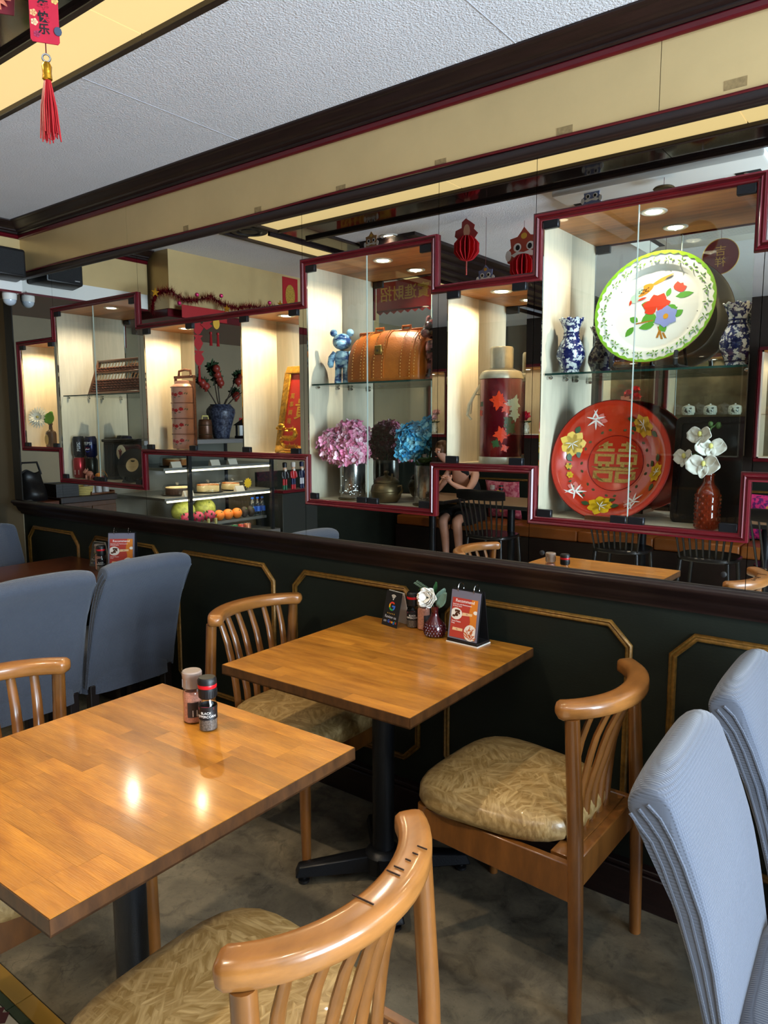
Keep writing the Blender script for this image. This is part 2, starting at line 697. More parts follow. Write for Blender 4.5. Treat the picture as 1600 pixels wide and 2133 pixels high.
# cabinets: x0,x1,z0,z1, door seam, has shelf, label
CB = [(-4.262, -3.897, 1.352, 1.932, None, 0, 'lit glazed cabinet with a white gerbera in a brown bottle'),
      (-3.868, -3.129, 1.185, 2.085, -3.50, 1, 'lit glazed cabinet with an abacus above stacked drink cans'),
      (-3.077, -2.702, 1.360, 1.934, None, 0, 'lit glazed cabinet with the tall pink food carrier'),
      (-2.396, -2.055, 1.360, 1.934, None, 0, 'lit glazed cabinet with the gold framed red calligraphy'),
      (-2.012, -1.425, 1.185, 2.090, -1.711, 1, 'lit glazed cabinet with the tan bag over pink and blue hydrangeas'),
      (-1.366, -1.071, 1.348, 1.925, None, 0, 'lit glazed cabinet with one tall red vacuum flask'),
      (-1.020, -.428, 1.188, 2.097, -.731, 1, 'large lit glazed cabinet with painted tray and red basin'),
      (-.360, .300, 1.352, 1.925, None, 0, 'lit glazed cabinet cut off by the right edge')]
SEAMS = [-4.34, -3.885, -3.108, -2.032, -1.402, -1.047, -.404, .6, 1.6, XR]
ZB, ZT = 1.034, 2.290
pid = 0
for i in range(len(SEAMS) - 1):
    a, b = SEAMS[i] + .0009, SEAMS[i + 1] - .0009
    hs = [c for c in CB if a < c[0] < b or (c is CB[-1] and i == 6)]
    if not hs:
        B().box(a, b, .001, .006, ZB, ZT).build('mirror_pane', M_mirror, wb, smooth=False)
        continue
    z0, z1 = hs[0][2], hs[0][3]
    bb = B()
    B().box(a, b, .001, .006, ZB, z0).build('mirror_pane', M_mirror, wb, smooth=False)
    B().box(a, b, .001, .006, z1, ZT).build('mirror_pane', M_mirror, wb, smooth=False)
    xs = [a] + [v for c in hs for v in (c[0], c[1])] + [b]
    for q in range(0, len(xs), 2):
        if xs[q + 1] - xs[q] > .003:
            B().box(xs[q], xs[q + 1], .001, .006, z0, z1).build('mirror_pane', M_mirror, wb, smooth=False)
for x, z in ((-1.0, 1.075), (-.46, 1.072)):   # black mirror studs
    B().lathe([(.008, 0), (.008, .003), (.005, .005), (0, .005)], n=12, m=place(x, .001, z, R(90))).build('mirror_stud', M_plast, wb)

DEP = .212


def downlight(par, x, y, z, r=.036, energy=2.2):
    B().lathe([(r * .62, .004), (r * .68, -.001), (r * .95, -.004), (r * 1.05, -.002), (r * 1.05, .002)], n=24, ring=True).build('light_ring', M_white, par, (x, y, z))
    B().lathe([(0, 0), (r * .62, 0), (r * .62, .004), (0, .004)], n=20).build('light_lens', mat('downlight_lens', C(255, 240, 210), .4, emit=(1, .86, .62, 1), es=9), par, (x, y, z - .0035))


for k, (x0, x1, z0, z1, seam, shelf, lab) in enumerate(CB):
    cx = (x0 + x1) / 2
    t = thing('display_cabinet', lab, 'cabinet', (cx, 0, z0), 0, 'cabinets set into the mirror wall')
    h, hw, th = z1 - z0, (x1 - x0) / 2, .012
    for s in (-1, 1):
        B().box(min(s * hw, s * (hw + th)), max(s * hw, s * (hw + th)), .008, DEP, -.012, h + .012).build('side_panel', M_wash, t, smooth=False)
    B().box(-hw, hw, .008, DEP, h, h + .012).build('top_panel', M_orange, t, smooth=False)
    B().box(-hw, hw, .004, DEP, -.012, 0).build('bottom_panel', M_wash, t, smooth=False)
    B().box(-hw - .012, hw + .012, DEP, DEP + .005, -.012, h + .012).build('back_mirror', M_mirror, t, smooth=False)
    xs = [-hw + .001, hw - .001] if seam is None else [-hw + .001, seam - cx - .0015, seam - cx + .0015, hw - .001]
    for q in range(0, len(xs), 2):
        B().box(xs[q], xs[q + 1], -.002, .003, .002, h - .002).build('door_pane', M_glass, t, smooth=False)
    if seam is not None:
        B().box(seam - cx - .0012, seam - cx + .0012, -.002, .003, .002, h - .002).build('pane_edge', mat('polished_glass_edge', C(176, 186, 178), .25), t, smooth=False)
    cl = [(-hw + .026, h - .014), (-hw + .026, .014), (hw - .026, h - .014), (hw - .026, .014)]
    if seam is not None:
        cl += [(seam - cx - .026, .012), (seam - cx + .026, .012)]
    for px, pz in cl:
        B().box(px - .024, px + .024, -.008, .008, pz - .013, pz + .013).build('door_clamp', M_black, t, bev=.002)
    lx = [0.0]
    for q in lx:
        downlight(t, q, .105, h)
        lamp('cabinet_lamp', 'SPOT', (cx + q, .105, z1 - .006), (6.5 if k == 6 else 12) if h > .7 else 9, (1, .75, .44) if h < .7 else (1, .87, .68), spot_size=R(165), spot_blend=.4, shadow_soft_size=.004)
    if shelf:
        sh = B().box(-hw + .006, hw - .006, .022, DEP - .004, 1.640 - z0 - .006, 1.640 - z0).build('glass_shelf', thin_glass('shelf_glass', (.93, .975, .955, 1)), t, smooth=False)
        B().box(-hw + .006, hw - .006, .0195, .0215, 1.640 - z0 - .006, 1.640 - z0).build('shelf_edge', mat('green_glass_edge', C(24, 62, 56), .15), sh, smooth=False)
        for s in (-1, 1):
            for y in (.05, .17):
                B().lathe([(.006, 0), (.006, .014), (.003, .018), (0, .018)], n=8, m=place(s * hw, y, 1.640 - z0 - .012, 0, -s * R(90))).build('shelf_peg', M_chrome, sh)

# crimson stepped moulding running round the cabinets
ZZ = [(-4.285, 1.335), (-4.285, 1.950), (-3.89, 1.950), (-3.89, 2.105), (-3.108, 2.105), (-3.108, 1.952), (-2.03, 1.952), (-2.03, 2.11), (-1.405, 2.11), (-1.405, 1.943),
      (-1.045, 1.943), (-1.045, 2.115), (-.408, 2.115), (-.408, 1.943), (.33, 1.943), (.33, 1.335), (-.408, 1.335), (-.408, 1.17), (-1.045, 1.17), (-1.045, 1.33), (-1.405, 1.33),
      (-1.405, 1.167), (-2.02, 1.167), (-2.02, 1.343), (-3.1, 1.343), (-3.1, 1.167), (-3.88, 1.167), (-3.88, 1.335)]
path = []
n = len(ZZ)
for i, p in enumerate(ZZ):
    d0 = (Vector(p) - Vector(ZZ[i - 1])).normalized()
    d1 = (Vector(ZZ[(i + 1) % n]) - Vector(p)).normalized()
    n0, n1 = Vector((d0.y, -d0.x)), Vector((d1.y, -d1.x))
    mi = (n0 + n1)
    path.append(((p[0], .001, p[1]), (mi.x, 0, mi.y), (0, -1, 0)))
tz = B().sweep([(-.004, 0), (-.004, .012), (.001, .015), (.006, .011), (.010, .016), (.014, .011), (.017, .012), (.021, .009), (.022, 0)], path, closed=True).build('trim_3', M_red, angle=60)
struct(tz, 'crimson stepped moulding zigzagging round the lit cabinets')

# champagne metal band, rail, red bead and crown above the mirrors
for a, b in ((-4.2, -3.176), (-3.174, -.688), (-.686, 1.2), (1.202, XR)):
    B().box(a, b, -.002, .013, 2.325, 2.510).build('metal_panel', M_brass, wb, smooth=False)
rail = [(.013, 2.288), (-.004, 2.288), (-.010, 2.292), (-.012, 2.299), (-.011, 2.310), (-.008, 2.319), (-.004, 2.325), (.013, 2.325)]
fr = lambda x: ((x, 0, 0), (0, 1, 0), (0, 0, 1))
struct(B().sweep(rail, [fr(-4.34), fr(XR)]).build('trim_4', M_dark, angle=70), 'dark rounded rail on top of the mirrors')
struct(B().tube([(x, -.006, 2.327 + (.004 * math.sin(x * 3) if x < 1 else 0)) for x in [-4.2 + i * .1 for i in range(69)]], .0045, 6).build('trim_5', M_red), 'thin red cord lying along the dark rail')
bead = [(0, 2.508), (-.012, 2.508), (-.016, 2.513), (-.013, 2.518), (-.017, 2.524), (-.013, 2.530), (0, 2.530)]
struct(B().sweep(bead, [fr(-4.2), fr(XR)]).build('trim_6', M_red, angle=70), 'crimson bead under the dark crown moulding')
crown = [(0, 2.530), (-.016, 2.530), (-.020, 2.535), (-.020, 2.540), (-.034, 2.544), (-.037, 2.551), (-.047, 2.553), (-.058, 2.559), (-.070, 2.569), (-.076, 2.573), (-.084, 2.574), (-.090, 2.579), (-.092, 2.59), (0, 2.59)]
struct(B().sweep(crown, [fr(-4.2), fr(XR)]).build('trim_7', M_dark, angle=24), 'dark stepped crown moulding above the metal band')
for x, z, ww in ((-.495, 2.350, .055), (-.96, 2.342, .05), (-1.395, 2.341, .045), (-1.83, 2.340, .045), (-2.27, 2.340, .04), (-2.73, 2.340, .035)):   # leftovers of adhesive tape
    B().box(x - ww / 2, x + ww / 2, -.0028, -.002, z - .012, z + .012).build('tape_scrap', mat('old_tape', C(140, 116, 76), .6, var=.3, scale=90), wb, smooth=False)
sm = B()
for (xa, za, xb, zb) in ((-1.33, 2.452, -1.30, 2.398), (-1.31, 2.45, -1.283, 2.408), (-1.275, 2.46, -1.27, 2.405), (-1.262, 2.465, -1.255, 2.415), (-1.12, 2.456, -1.145, 2.425), (-1.13, 2.482, -1.09, 2.466), (-1.095, 2.49, -1.088, 2.425), (-1.115, 2.43, -1.125, 2.405)):
    d = Vector((xb - xa, zb - za)).normalized() * .003
    sm.prism([(xa - d.y, -za - d.x), (xa + d.y, -za + d.x), (xb + d.y, -zb + d.x), (xb - d.y, -zb - d.x)], .002, .0026, m=Matrix.Rotation(R(90), 4, 'X'))
sm.build('glue_mark', mat('old_glue', C(112, 90, 58), .6, var=.3, scale=120), wb, smooth=False)

# ---- ceiling: plaster near the wall, luminous cream strip, glossy black strip, plaster beyond
ce = struct(B().box(-5.2, XR, -.77, .1, ZC, 2.66).box(-5.2, -3.41, YB, -.77, ZC, 2.66).box(-2.97, XR, YB, -1.204, ZC, 2.66).build('ceiling', M_ceil, smooth=False),
            'white stippled plaster ceiling')
for x in (-2.28, -1.08, .12):
    B().box(x - .0012, x + .0012, -.765, -.08, ZC - .0012, ZC).build('board_seam', mat('seam_line_grey', C(176, 176, 182), .8), ce, smooth=False)  # thin grey strips where the ceiling boards meet
B().box(-3.41, XR, YB, -.77, 2.66, 2.68).build('ceiling_void', M_gloss, ce, smooth=False)
for a, b in ((-3.13, -1.905), (-1.9, -.67), (-.665, .6), (.605, XR)):
    B().box(a, b, -.962, -.775, ZC + .002, ZC + .02).build('light_panel', M_panel, ce, smooth=False)
for a, b in ((-2.2, -.975), (-3.4, -2.205)):
    B().box(-3.405, -3.22, a, b, ZC + .002, ZC + .02).build('light_panel', M_panel, ce, smooth=False)
for a, b in ((-2.97, -2.0), (-1.997, -1.0), (-.997, .5), (.503, XR)):
    B().box(a, b, -1.2, -.97, ZC + .002, ZC + .02).build('gloss_panel', M_gloss, ce, smooth=False)
for a, b in ((-2.0, -.97), (-3.4, -2.003)):
    B().box(-3.21, -2.975, a, b, ZC + .002, ZC + .02).build('gloss_panel', M_gloss, ce, smooth=False)
B().box(-3.41, -3.14, -.962, -.775, ZC + .002, ZC + .02).build('gloss_panel', mat('brown_gloss', C(48, 36, 32), .15), ce, smooth=False)
tb = B()
for y in (-.77, -.966, -1.204):
    tb.box(-3.41 if y > -.8 else -3.14, XR, y - .011, y + .011, ZC - .014, ZC + .02)
for x in (-3.412, -3.215, -2.972):
    tb.box(x - .011, x + .011, YB, -.77 if x < -3.3 else -.966 if x < -3 else -1.204, ZC - .014, ZC + .02)
tb.box(-3.15, -3.128, -.966, -.77, ZC - .012, ZC + .02)
struct(tb.build('trim_8', M_dark, bev=.002), 'dark wooden battens framing the ceiling panels')
# stepped dark beam on the ceiling beyond
bp = [(-2.93, 2.59), (-2.93, 2.50), (-2.88, 2.50), (-2.88, 2.515), (-2.80, 2.515), (-2.80, 2.53), (-2.70, 2.53), (-2.70, 2.548), (-2.60, 2.548), (-2.60, 2.566), (-2.52, 2.566), (-2.52, 2.59)]
struct(B().sweep(bp, [((0, y, 0), (1, 0, 0), (0, 0, 1)) for y in (YB, -1.45)]).build('trim_9', M_dark, angle=20), 'dark stepped beam running away under the ceiling')

# ---- left end: bulkhead over the left wall, recess with the food counter
wl = struct(B().box(-5.1, -5.05, YB, .3, 0, 2.66).box(-5.1, XL, .04, .3, 0, 2.66).build('wall_left', M_cream, smooth=False), 'cream painted left wall')
bh = B().box(-5.05, -4.2, -.82, .04, 2.225, 2.585).build('bulkhead', M_white, wl, smooth=False)
B().box(-4.2, -4.196, -.82, -.002, 2.318, 2.510).build('metal_panel', M_brass, bh, smooth=False)
B().box(-5.05, -4.198, -.82, .0, 2.214, 2.226).build('red_edge', M_red, bh, smooth=False)
fy = lambda y: ((-4.2, y, 0), (-1, 0, 0), (0, 0, 1))
B().sweep([(a, b) for a, b in crown], [fy(-.82), fy(-.0)]).build('crown', M_dark, bh, angle=24)
B().sweep([(a, b) for a, b in bead], [fy(-.82), fy(-.0)]).build('bead', M_red, bh, angle=60)
b2 = B().box(-5.05, -4.0, -2.6, -.84, 2.22, 2.585).build('bulkhead', M_brass, wl, smooth=False)
b2['label'] = 'champagne metal bulkhead over the food counter'
struct(B().box(-5.05, -4.02, -2.6, -.84, 2.17, 2.22).build('trim_10', M_red, bev=.004), 'red board under the counter bulkhead')
B().box(-5.05, -5.02, YB, -2.5, 0, 1.0).box(-5.05, -5.0, YB, -2.5, 1.0, 1.04).build('wainscot', M_green, wl)
# ---- opposite and right walls
wo = struct(B().box(-5.1, XR, YB - .1, YB, 0, 2.66).build('wall_front', mat('brown_panelled_wall', C(40, 30, 24), .5, var=.2, scale=4), smooth=False), 'dark panelled wall across the room')
B().box(-5.05, XR, YB, YB + .02, 0, 1.0).build('wainscot', M_green, wo, smooth=False)
for x0, x1 in ((-5.0, -4.35), (-4.25, -3.42), (-3.3, -2.5), (-2.4, -1.6), (-1.5, -.7), (-.6, .2)):
    c, e, z0, z1 = .068, .07, .55, .882
    pts = [(x0, z0 + e), (x0, z1 - e), (x0 + c, z1), (x1 - c, z1), (x1, z1 - e), (x1, z0 + e), (x1 - c, z0), (x0 + c, z0)]
    path = []
    for i, p in enumerate(pts):
        d0 = (Vector(p) - Vector(pts[i - 1])).normalized()
        d1 = (Vector(pts[(i + 1) % 8]) - Vector(p)).normalized()
        n0, n1 = Vector((d0.y, -d0.x)), Vector((d1.y, -d1.x))
        mi = (n0 + n1) / (1 + n0.dot(n1))
        path.append(((p[0], YB + .02, p[1]), (mi.x, 0, mi.y), (0, 1, 0)))
    B().sweep(mp, path, closed=True).build('panel_moulding', M_gold_mould, wo, angle=70)
B().box(-5.05, XR, YB, YB + .05, 1.0, 1.04).box(-5.05, XR, YB, YB + .035, .965, 1.0).build('ledge', M_dark, wo, bev=.004)
wr = struct(B().box(XR, XR + .1, YB, .3, 0, .45).box(XR, XR + .1, YB, .3, 2.4, 2.66).box(XR, XR + .1, YB, -2.25, .45, 2.4).box(XR, XR + .1, -.25, .3, .45, 2.4).build('wall_right', M_cream, smooth=False), 'cream wall with the shop window')
wn = struct(B().box(XR + .02, XR + .026, -2.25, -.25, .45, 2.4).build('window_1', M_glass, smooth=False), 'shop window')
f = B()
for y in (-2.22, -1.25, -.28):
    f.box(XR, XR + .06, y - .03, y + .03, .45, 2.4)
for z in (.48, 2.37):
    f.box(XR, XR + .06, -2.25, -.25, z - .03, z + .03)
f.build('window_frame', M_dark, wn, bev=.003)


def ceiling_lamp(x, y, e, lab, size=R(120), col=(1, .82, .58)):
    t = thing('ceiling_downlight', lab, 'ceiling light', (x, y, ZC))
    B().lathe([(.034, .002), (.038, -.004), (.055, -.006), (.06, -.001), (.06, .004)], n=24, ring=True).build('light_ring', M_white, t)
    B().lathe([(0, 0), (.034, 0), (.034, .003), (0, .003)], n=20).build('light_lens', MC['downlight_lens'], t)
    lamp('ceiling_lamp', 'SPOT', (x, y, ZC - .012), e, col, spot_size=size, spot_blend=.5, shadow_soft_size=.035)


ceiling_lamp(-.25, -1.42, 28, 'recessed ceiling downlight right of the front table')
ceiling_lamp(-1.75, -1.75, 80, 'recessed ceiling downlight left of the front table')
ceiling_lamp(-2.70, -1.45, 70, 'recessed ceiling downlight near the blue covered chairs')
ceiling_lamp(.9, -1.6, 40, 'recessed ceiling downlight nearest the shop window')
ceiling_lamp(-4.0, -3.75, 28, 'ceiling downlight added to brighten the woman')  # extra lamp, put in to light the face of the seated woman
ceiling_lamp(-2.0, -3.7, 30, 'recessed ceiling downlight over the black chairs')

# ================================================================== TABLES AND CHAIRS
M_stave = mat('honey_lacquered_staves', C(198, 132, 46), .29, col2=C(120, 65, 14), scale=4.2, stretch=(1.6, 7, 7), detail=11, rnd=.20, coat=.3, bump=.22, bscale=26, bstretch=(1, 14, 14), rp=(.26, .78))
M_sedge = mat('worn_shaded_table_edge', C(74, 44, 18), .45, var=.4, scale=14, stretch=(3, 3, 1))  # brown of the edge strips holds wear and painted-in shade of the sides
M_chair = mat('honey_beech_wood', C(120, 74, 31), .3, var=.3, scale=5, stretch=(5, 5, 1.2), detail=8, coat=.4)
M_rail = mat('honey_beech_rail', C(144, 93, 44), .3, var=.28, scale=7, stretch=(3, 1, 6), detail=8, coat=.4)
M_vinyl = crinkle_mat('gold_olive_vinyl', C(146, 116, 68), C(198, 168, 116))
M_slip = mat('blue_grey_waffle_knit', C(77, 83, 96), .9, var=.06, scale=3, bump=.42, wave=56, sheen=.25)
M_leg = mat('dark_chair_leg', C(28, 20, 18), .4)
M_darktab = mat('dark_brown_table', C(84, 42, 22), .28, var=.35, scale=5, stretch=(12, 1.2, 12), detail=8, coat=.35)


def pedestal(t, zt, ang=45, rp=.036):
    B().lathe([(rp, .085), (rp, zt)], n=20).build('pole', M_black, t)
    B().lathe([(.062, .03), (.062, .085), (.05, .10), (.038, .105), (.036, .105)], n=20).build('hub', M_black, t)
    B().lathe([(.05, zt), (.12, zt + .012), (.12, zt + .02)], n=16).build('top_plate', M_black, t)
    for k in range(4):
        m = Matrix.Rotation(R(ang + 90 * k), 4, 'Z')
        f = B().add([(.05, -.03, .032), (.29, -.026, .028), (.29, .026, .028), (.05, .03, .032), (.05, -.027, .088), (.278, -.019, .062), (.278, .019, .062), (.05, .027, .088)],
                    [(0, 3, 2, 1), (4, 5, 6, 7), (0, 1, 5, 4), (1, 2, 6, 5), (2, 3, 7, 6), (3, 0, 4, 7)], m).build('foot', M_black, t, bev=.004)
        B().lathe([(.014, 0), (.019, .004), (.019, .012), (.008, .014), (.008, .03)], o=(.262, 0, 0), n=12, m=m).build('glide', M_plast, f)


def stave_table(label, loc, rz, sx, sy, seed):
    t = thing('cafe_table', label, 'table', loc, R(rz))
    r = random.Random(seed)
    e, th, zt = .0015, .030, .75
    nr = 15
    wr_ = (sy - 2 * e) / nr
    for i in range(nr):
        y0 = -sy / 2 + e + i * wr_
        x = -sx / 2 + e
        while x < sx / 2 - e - .001:
            l = r.uniform(.16, .42)
            x1 = min(x + l, sx / 2 - e)
            if sx / 2 - e - x1 < .08:
                x1 = sx / 2 - e
            dz = r.uniform(-.00012, .00012)
            B().box(x + .00012, x1 - .00012, y0 + .00012, y0 + wr_ - .00012, zt - th + .004, zt + dz).build('stave', M_stave, t, smooth=False)
            x = x1
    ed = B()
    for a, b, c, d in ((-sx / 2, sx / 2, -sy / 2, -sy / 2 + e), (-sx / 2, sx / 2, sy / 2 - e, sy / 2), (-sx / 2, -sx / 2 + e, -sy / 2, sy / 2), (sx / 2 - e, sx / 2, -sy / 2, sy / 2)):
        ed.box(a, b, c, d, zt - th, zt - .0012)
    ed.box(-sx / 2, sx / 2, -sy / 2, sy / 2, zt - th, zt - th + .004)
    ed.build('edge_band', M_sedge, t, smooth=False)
    pedestal(t, zt - th - .02, 45 - rz)
    return t


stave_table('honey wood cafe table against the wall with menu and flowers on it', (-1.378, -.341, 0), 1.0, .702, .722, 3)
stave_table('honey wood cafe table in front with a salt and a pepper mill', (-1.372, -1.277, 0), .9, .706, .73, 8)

t = thing('dining_table', 'dark brown dining table on the left between blue covered chairs', 'table', (-3.505, -.60, 0))
B().box(-.35, .35, -.62, .62, .715, .75).build('top', M_darktab, t, bev=.004)
B().box(-.30, .30, -.57, .57, .66, .715).build('apron', M_leg, t)
for sx in (-1, 1):
    for sy in (-1, 1):
        B().box(sx * .29 - .025, sx * .29 + .025, sy * .55 - .025, sy * .55 + .025, 0, .715).build('leg', M_leg, t, bev=.003)


def wood_chair(label, loc, rz):
    t = thing('wooden_chair', label, 'chair', loc, rz, 'bow backed wooden chairs')
    HW = .205
    for s in (-1, 1):
        B().tube([(-.237, s * .213, 0), (-.232, s * .211, .25), (-.222, s * .209, .5), (-.205, s * .207, .782)], [.0165, .0185, .02, .018], 14).build('leg', M_chair, t)
        B().tube([(.236, s * .208, 0), (.232, s * .206, .2), (.228, s * .203, .42)], [.014, .018, .0195], 14).build('leg', M_chair, t)
        B().add([(-.222, s * .197, .315), (.225, s * .197, .335), (.225, s * .197, .415), (-.222, s * .197, .415), (-.222, s * .219, .315), (.225, s * .219, .335), (.225, s * .219, .415), (-.222, s * .219, .415)],
                [(0, 3, 2, 1), (4, 5, 6, 7), (0, 1, 5, 4), (1, 2, 6, 5), (2, 3, 7, 6), (3, 0, 4, 7)]).build('side_rail', M_chair, t, bev=.003)
    B().box(.215, .238, -.2, .2, .335, .415).build('front_rail', M_chair, t, bev=.003)
    B().box(-.225, -.198, -.2, .2, .33, .415).build('back_rail', M_chair, t, bev=.003)
    B().box(-.20, -.15, -.19, .19, .405, .418).build('slat_ledge', M_chair, t, bev=.002)
    # seat pad: puffed trapezoid
    pb = B()
    ring = []
    N_ = 40
    for k in range(N_):
        a = 2 * PI * k / N_
        ca, sa = math.cos(a), math.sin(a)
        p = 3.6
        rr = (abs(ca) ** p + abs(sa) ** p) ** (-1 / p)
        x, y = .232 * rr * ca, .230 * rr * sa
        y *= 1 + .10 * x / .21
        ring.append((x + .052, y))
    lay = [(.0, .418), (.93, .418), (.985, .424), (1.005, .440), (1.0, .458), (.975, .472), (.93, .480), (.80, .486), (.5, .490), (0, .492)]
    vs, fs = [], []
    for s_, z in lay:
        for x, y in ring:
            vs.append((.052 + (x - .052) * s_, y * s_, z))
    for i in range(len(lay) - 1):
        for k in range(N_):
            a, b = i * N_ + k, i * N_ + (k + 1) % N_
            fs.append((a, b, b + N_, a + N_))
    pb.add(vs, fs).build('seat', M_vinyl, t, angle=80)
    # bow rail
    def bow(u):      # u -1..1 tip to tip
        a = u * R(58)
        return Vector((-.075 - .196 * math.cos(a), .211 * math.sin(a) / math.sin(R(58)), .797 + .003 * math.cos(a)))
    prof = []
    for k in range(20):
        a = 2 * PI * k / 20
        ca, sa = math.cos(a), math.sin(a)
        rr = (abs(ca) ** 4.5 + abs(sa) ** 4.5) ** (-1 / 4.5)
        prof.append((.0265 * rr * ca, .0205 * rr * sa))
    path = []
    us = [-1.075, -1.07, -1.045, -1.0] + [-.9 + .1 * i for i in range(19)] + [1.0, 1.045, 1.07, 1.075]
    for u in us:
        o = bow(u)
        d = (bow(u + .01) - bow(u - .01)).normalized()
        side = Vector((d.y, -d.x, 0)).normalized()
        s_ = 1 if abs(u) <= 1.0 else math.sqrt(max(.02, 1 - ((abs(u) - 1.0) / .0752) ** 2))
        fl = 1 + .1 * math.cos(u * PI / 2)
        path.append((o, side * s_ * fl, Vector((0, 0, 1)) * s_))
    B().sweep(prof, path).build('top_rail', M_rail, t, angle=70)
    for k in range(6):
        u = -.68 + 1.36 * k / 5
        p1 = bow(u * .93)
        yb = .165 * (k - 2.5) / 2.5
        p0 = Vector((-.172, yb * .70, .41))
        q = [p0, p0 + Vector((-.004, yb * .04, .10)), p0.lerp(p1, .5) + Vector((.020, 0, 0)), p0.lerp(p1, .75) + Vector((.016, 0, 0)), p1 + Vector((0, 0, -.012))]
        pts = []
        for i in range(9):   # smooth curve through q
            f = i / 8 * 4
            j = min(3, int(f))
            g = f - j
            a, b = q[j], q[j + 1]
            pm, pn = q[max(j - 1, 0)], q[min(j + 2, 4)]
            m0, m1 = (b - pm) / 2, (pn - a) / 2
            pts.append((2 * g ** 3 - 3 * g * g + 1) * a + (g ** 3 - 2 * g * g + g) * m0 + (-2 * g ** 3 + 3 * g * g) * b + (g ** 3 - g * g) * m1)
        B().tube(pts, [.0155] * 6 + [.0145, .0135, .013], 10, flat=.55, side=(0, 1, 0)).build('spindle', M_chair, t)
    return t


wc = wood_chair('bow backed wooden chair right of the wall table, full side in view', (-.866, -.315, 0), PI - R(1))
dup(wc, (-1.815, -.295, 0), R(1), 'bow backed wooden chair tucked in left of the wall table')
dup(wc, (-.866, -1.375, 0), PI + R(2), 'nearest bow backed wooden chair, cracked rail low in the foreground')
dup(wc, (-1.79, -1.30, 0), R(-2), 'bow backed wooden chair left of the front table, cut by the frame')
ck = B()
for y, l in ((.03, .05), (-.045, .036), (-.06, .03), (-.085, .022), (-.105, .022), (-.125, .03)):
    ck.box(-.2665 - l / 2 + .012, -.2665 + l / 2, y - .0009, y + .0009, .8215, .8232)
ck.build('rail_crack', mat('dark_crack', C(40, 20, 8), .8), bpy.data.objects['wooden_chair.002'], smooth=False)


def slip_chair(label, loc, rz, w=.43):
    t = thing('covered_chair', label, 'chair', loc, rz, 'blue covered dining chairs')
    rear = [(-.196, .33), (-.212, .42), (-.235, .51), (-.266, .61), (-.295, .69), (-.325, .765), (-.343, .81), (-.366, .838), (-.378, .862)]
    top = [(-.372, .886), (-.352, .902), (-.326, .905), (-.302, .890)]
    front = [(-.284, .85), (-.262, .79), (-.232, .70), (-.211, .61), (-.198, .52), (-.184, .42), (-.165, .33)]
    prof = rear + top + front
    hw = w / 2
    ys = [-1, -.975, -.93, -.86, -.72, -.5, -.25, 0, .25, .5, .72, .86, .93, .975, 1]
    bb = B()
    n = len(prof)
    vs, fs = [], []
    for u in ys:
        sh = {1: .62, .975: .80, .93: .90, .86: .96}.get(abs(u), 1)
        for i, (x, z) in enumerate(prof):
            # thickness rounds off at the sides; the crown arches over the width
            j = min(n - 1, max(0, n - 1 - i))
            xc = (x + prof[j][0]) / 2 if i not in (9, 10, 11, 12) else x
            zz = z - (.020 * abs(u) ** 4 + .012 * (1 - sh)) * max(0, min(1, (z - .74) / .13))
            vs.append((xc + (x - xc) * sh, u * hw * (1 + .06 * (1 - z / .9)), zz))
    for r_ in range(len(ys) - 1):
        for i in range(n):
            fs.append((r_ * n + i, r_ * n + (i + 1) % n, (r_ + 1) * n + (i + 1) % n, (r_ + 1) * n + i))
    fs += [tuple(range(n - 1, -1, -1)), tuple(range((len(ys) - 1) * n, len(ys) * n))]
    bb.add(vs, fs).build('back_cover', M_slip, t, angle=80, sub=1)
    for s in (-1, 1):
        pb = B()
        for f in (.24, .5, .76):
            pts = []
            for i in range(9):
                a, c = rear[i], (front[::-1] + [top[3], top[2]])[i]
                x, z = a[0] + (c[0] - a[0]) * f, a[1] + (c[1] - a[1]) * f
                z -= .035 * max(0, min(1, (z - .74) / .13))
                pts.append((x, s * (hw * (1 + .06 * (1 - z / .9)) - .0025), z))
            pb.tube(pts, .0034, 6)
        pb.build('seam_piping', M_slip, t)
    sb = B()
    ring2 = []
    for k in range(36):
        a = 2 * PI * k / 36
        ca, sa = math.cos(a), math.sin(a)
        p = 6
        rr = (abs(ca) ** p + abs(sa) ** p) ** (-1 / p)
        ring2.append((.225 * rr * ca, w / 2 * 1.02 * rr * sa))
    pz = [(1.035, .30), (1.03, .34), (1.01, .40), (1.0, .445), (.985, .468), (.95, .482), (.86, .49), (.5, .496), (.02, .498)]
    sb.sweep(ring2, [((.02, 0, z), Vector((k_, 0, 0)), Vector((0, k_, 0))) for k_, z in pz]).build('seat_cover', M_slip, t, angle=75)
    for sx in (-.175, .2):
        for s in (-1, 1):
            B().box(sx - .02, sx + .02, s * .19 - .02, s * .19 + .02, 0, .34).build('leg', M_leg, t, bev=.003)
    return t


sc = slip_chair('blue covered chair nearest on the right, its whole pale back in view', (-.022, -.735, 0), R(3))
dup(sc, (-.016, -.215, 0), R(1), 'blue covered chair farther right, beside the wall and partly hidden')
dup(sc, (-3.07, -.268, .012), PI, 'blue covered chair by the wall, its tall back toward the aisle')
dup(sc, (-3.06, -.748, .008), PI, 'blue covered chair cut by the left edge, behind the wooden chair')
dup(sc, (-4.035, -.262, .01), 0, 'blue covered chair in the far left corner beyond the dark table')

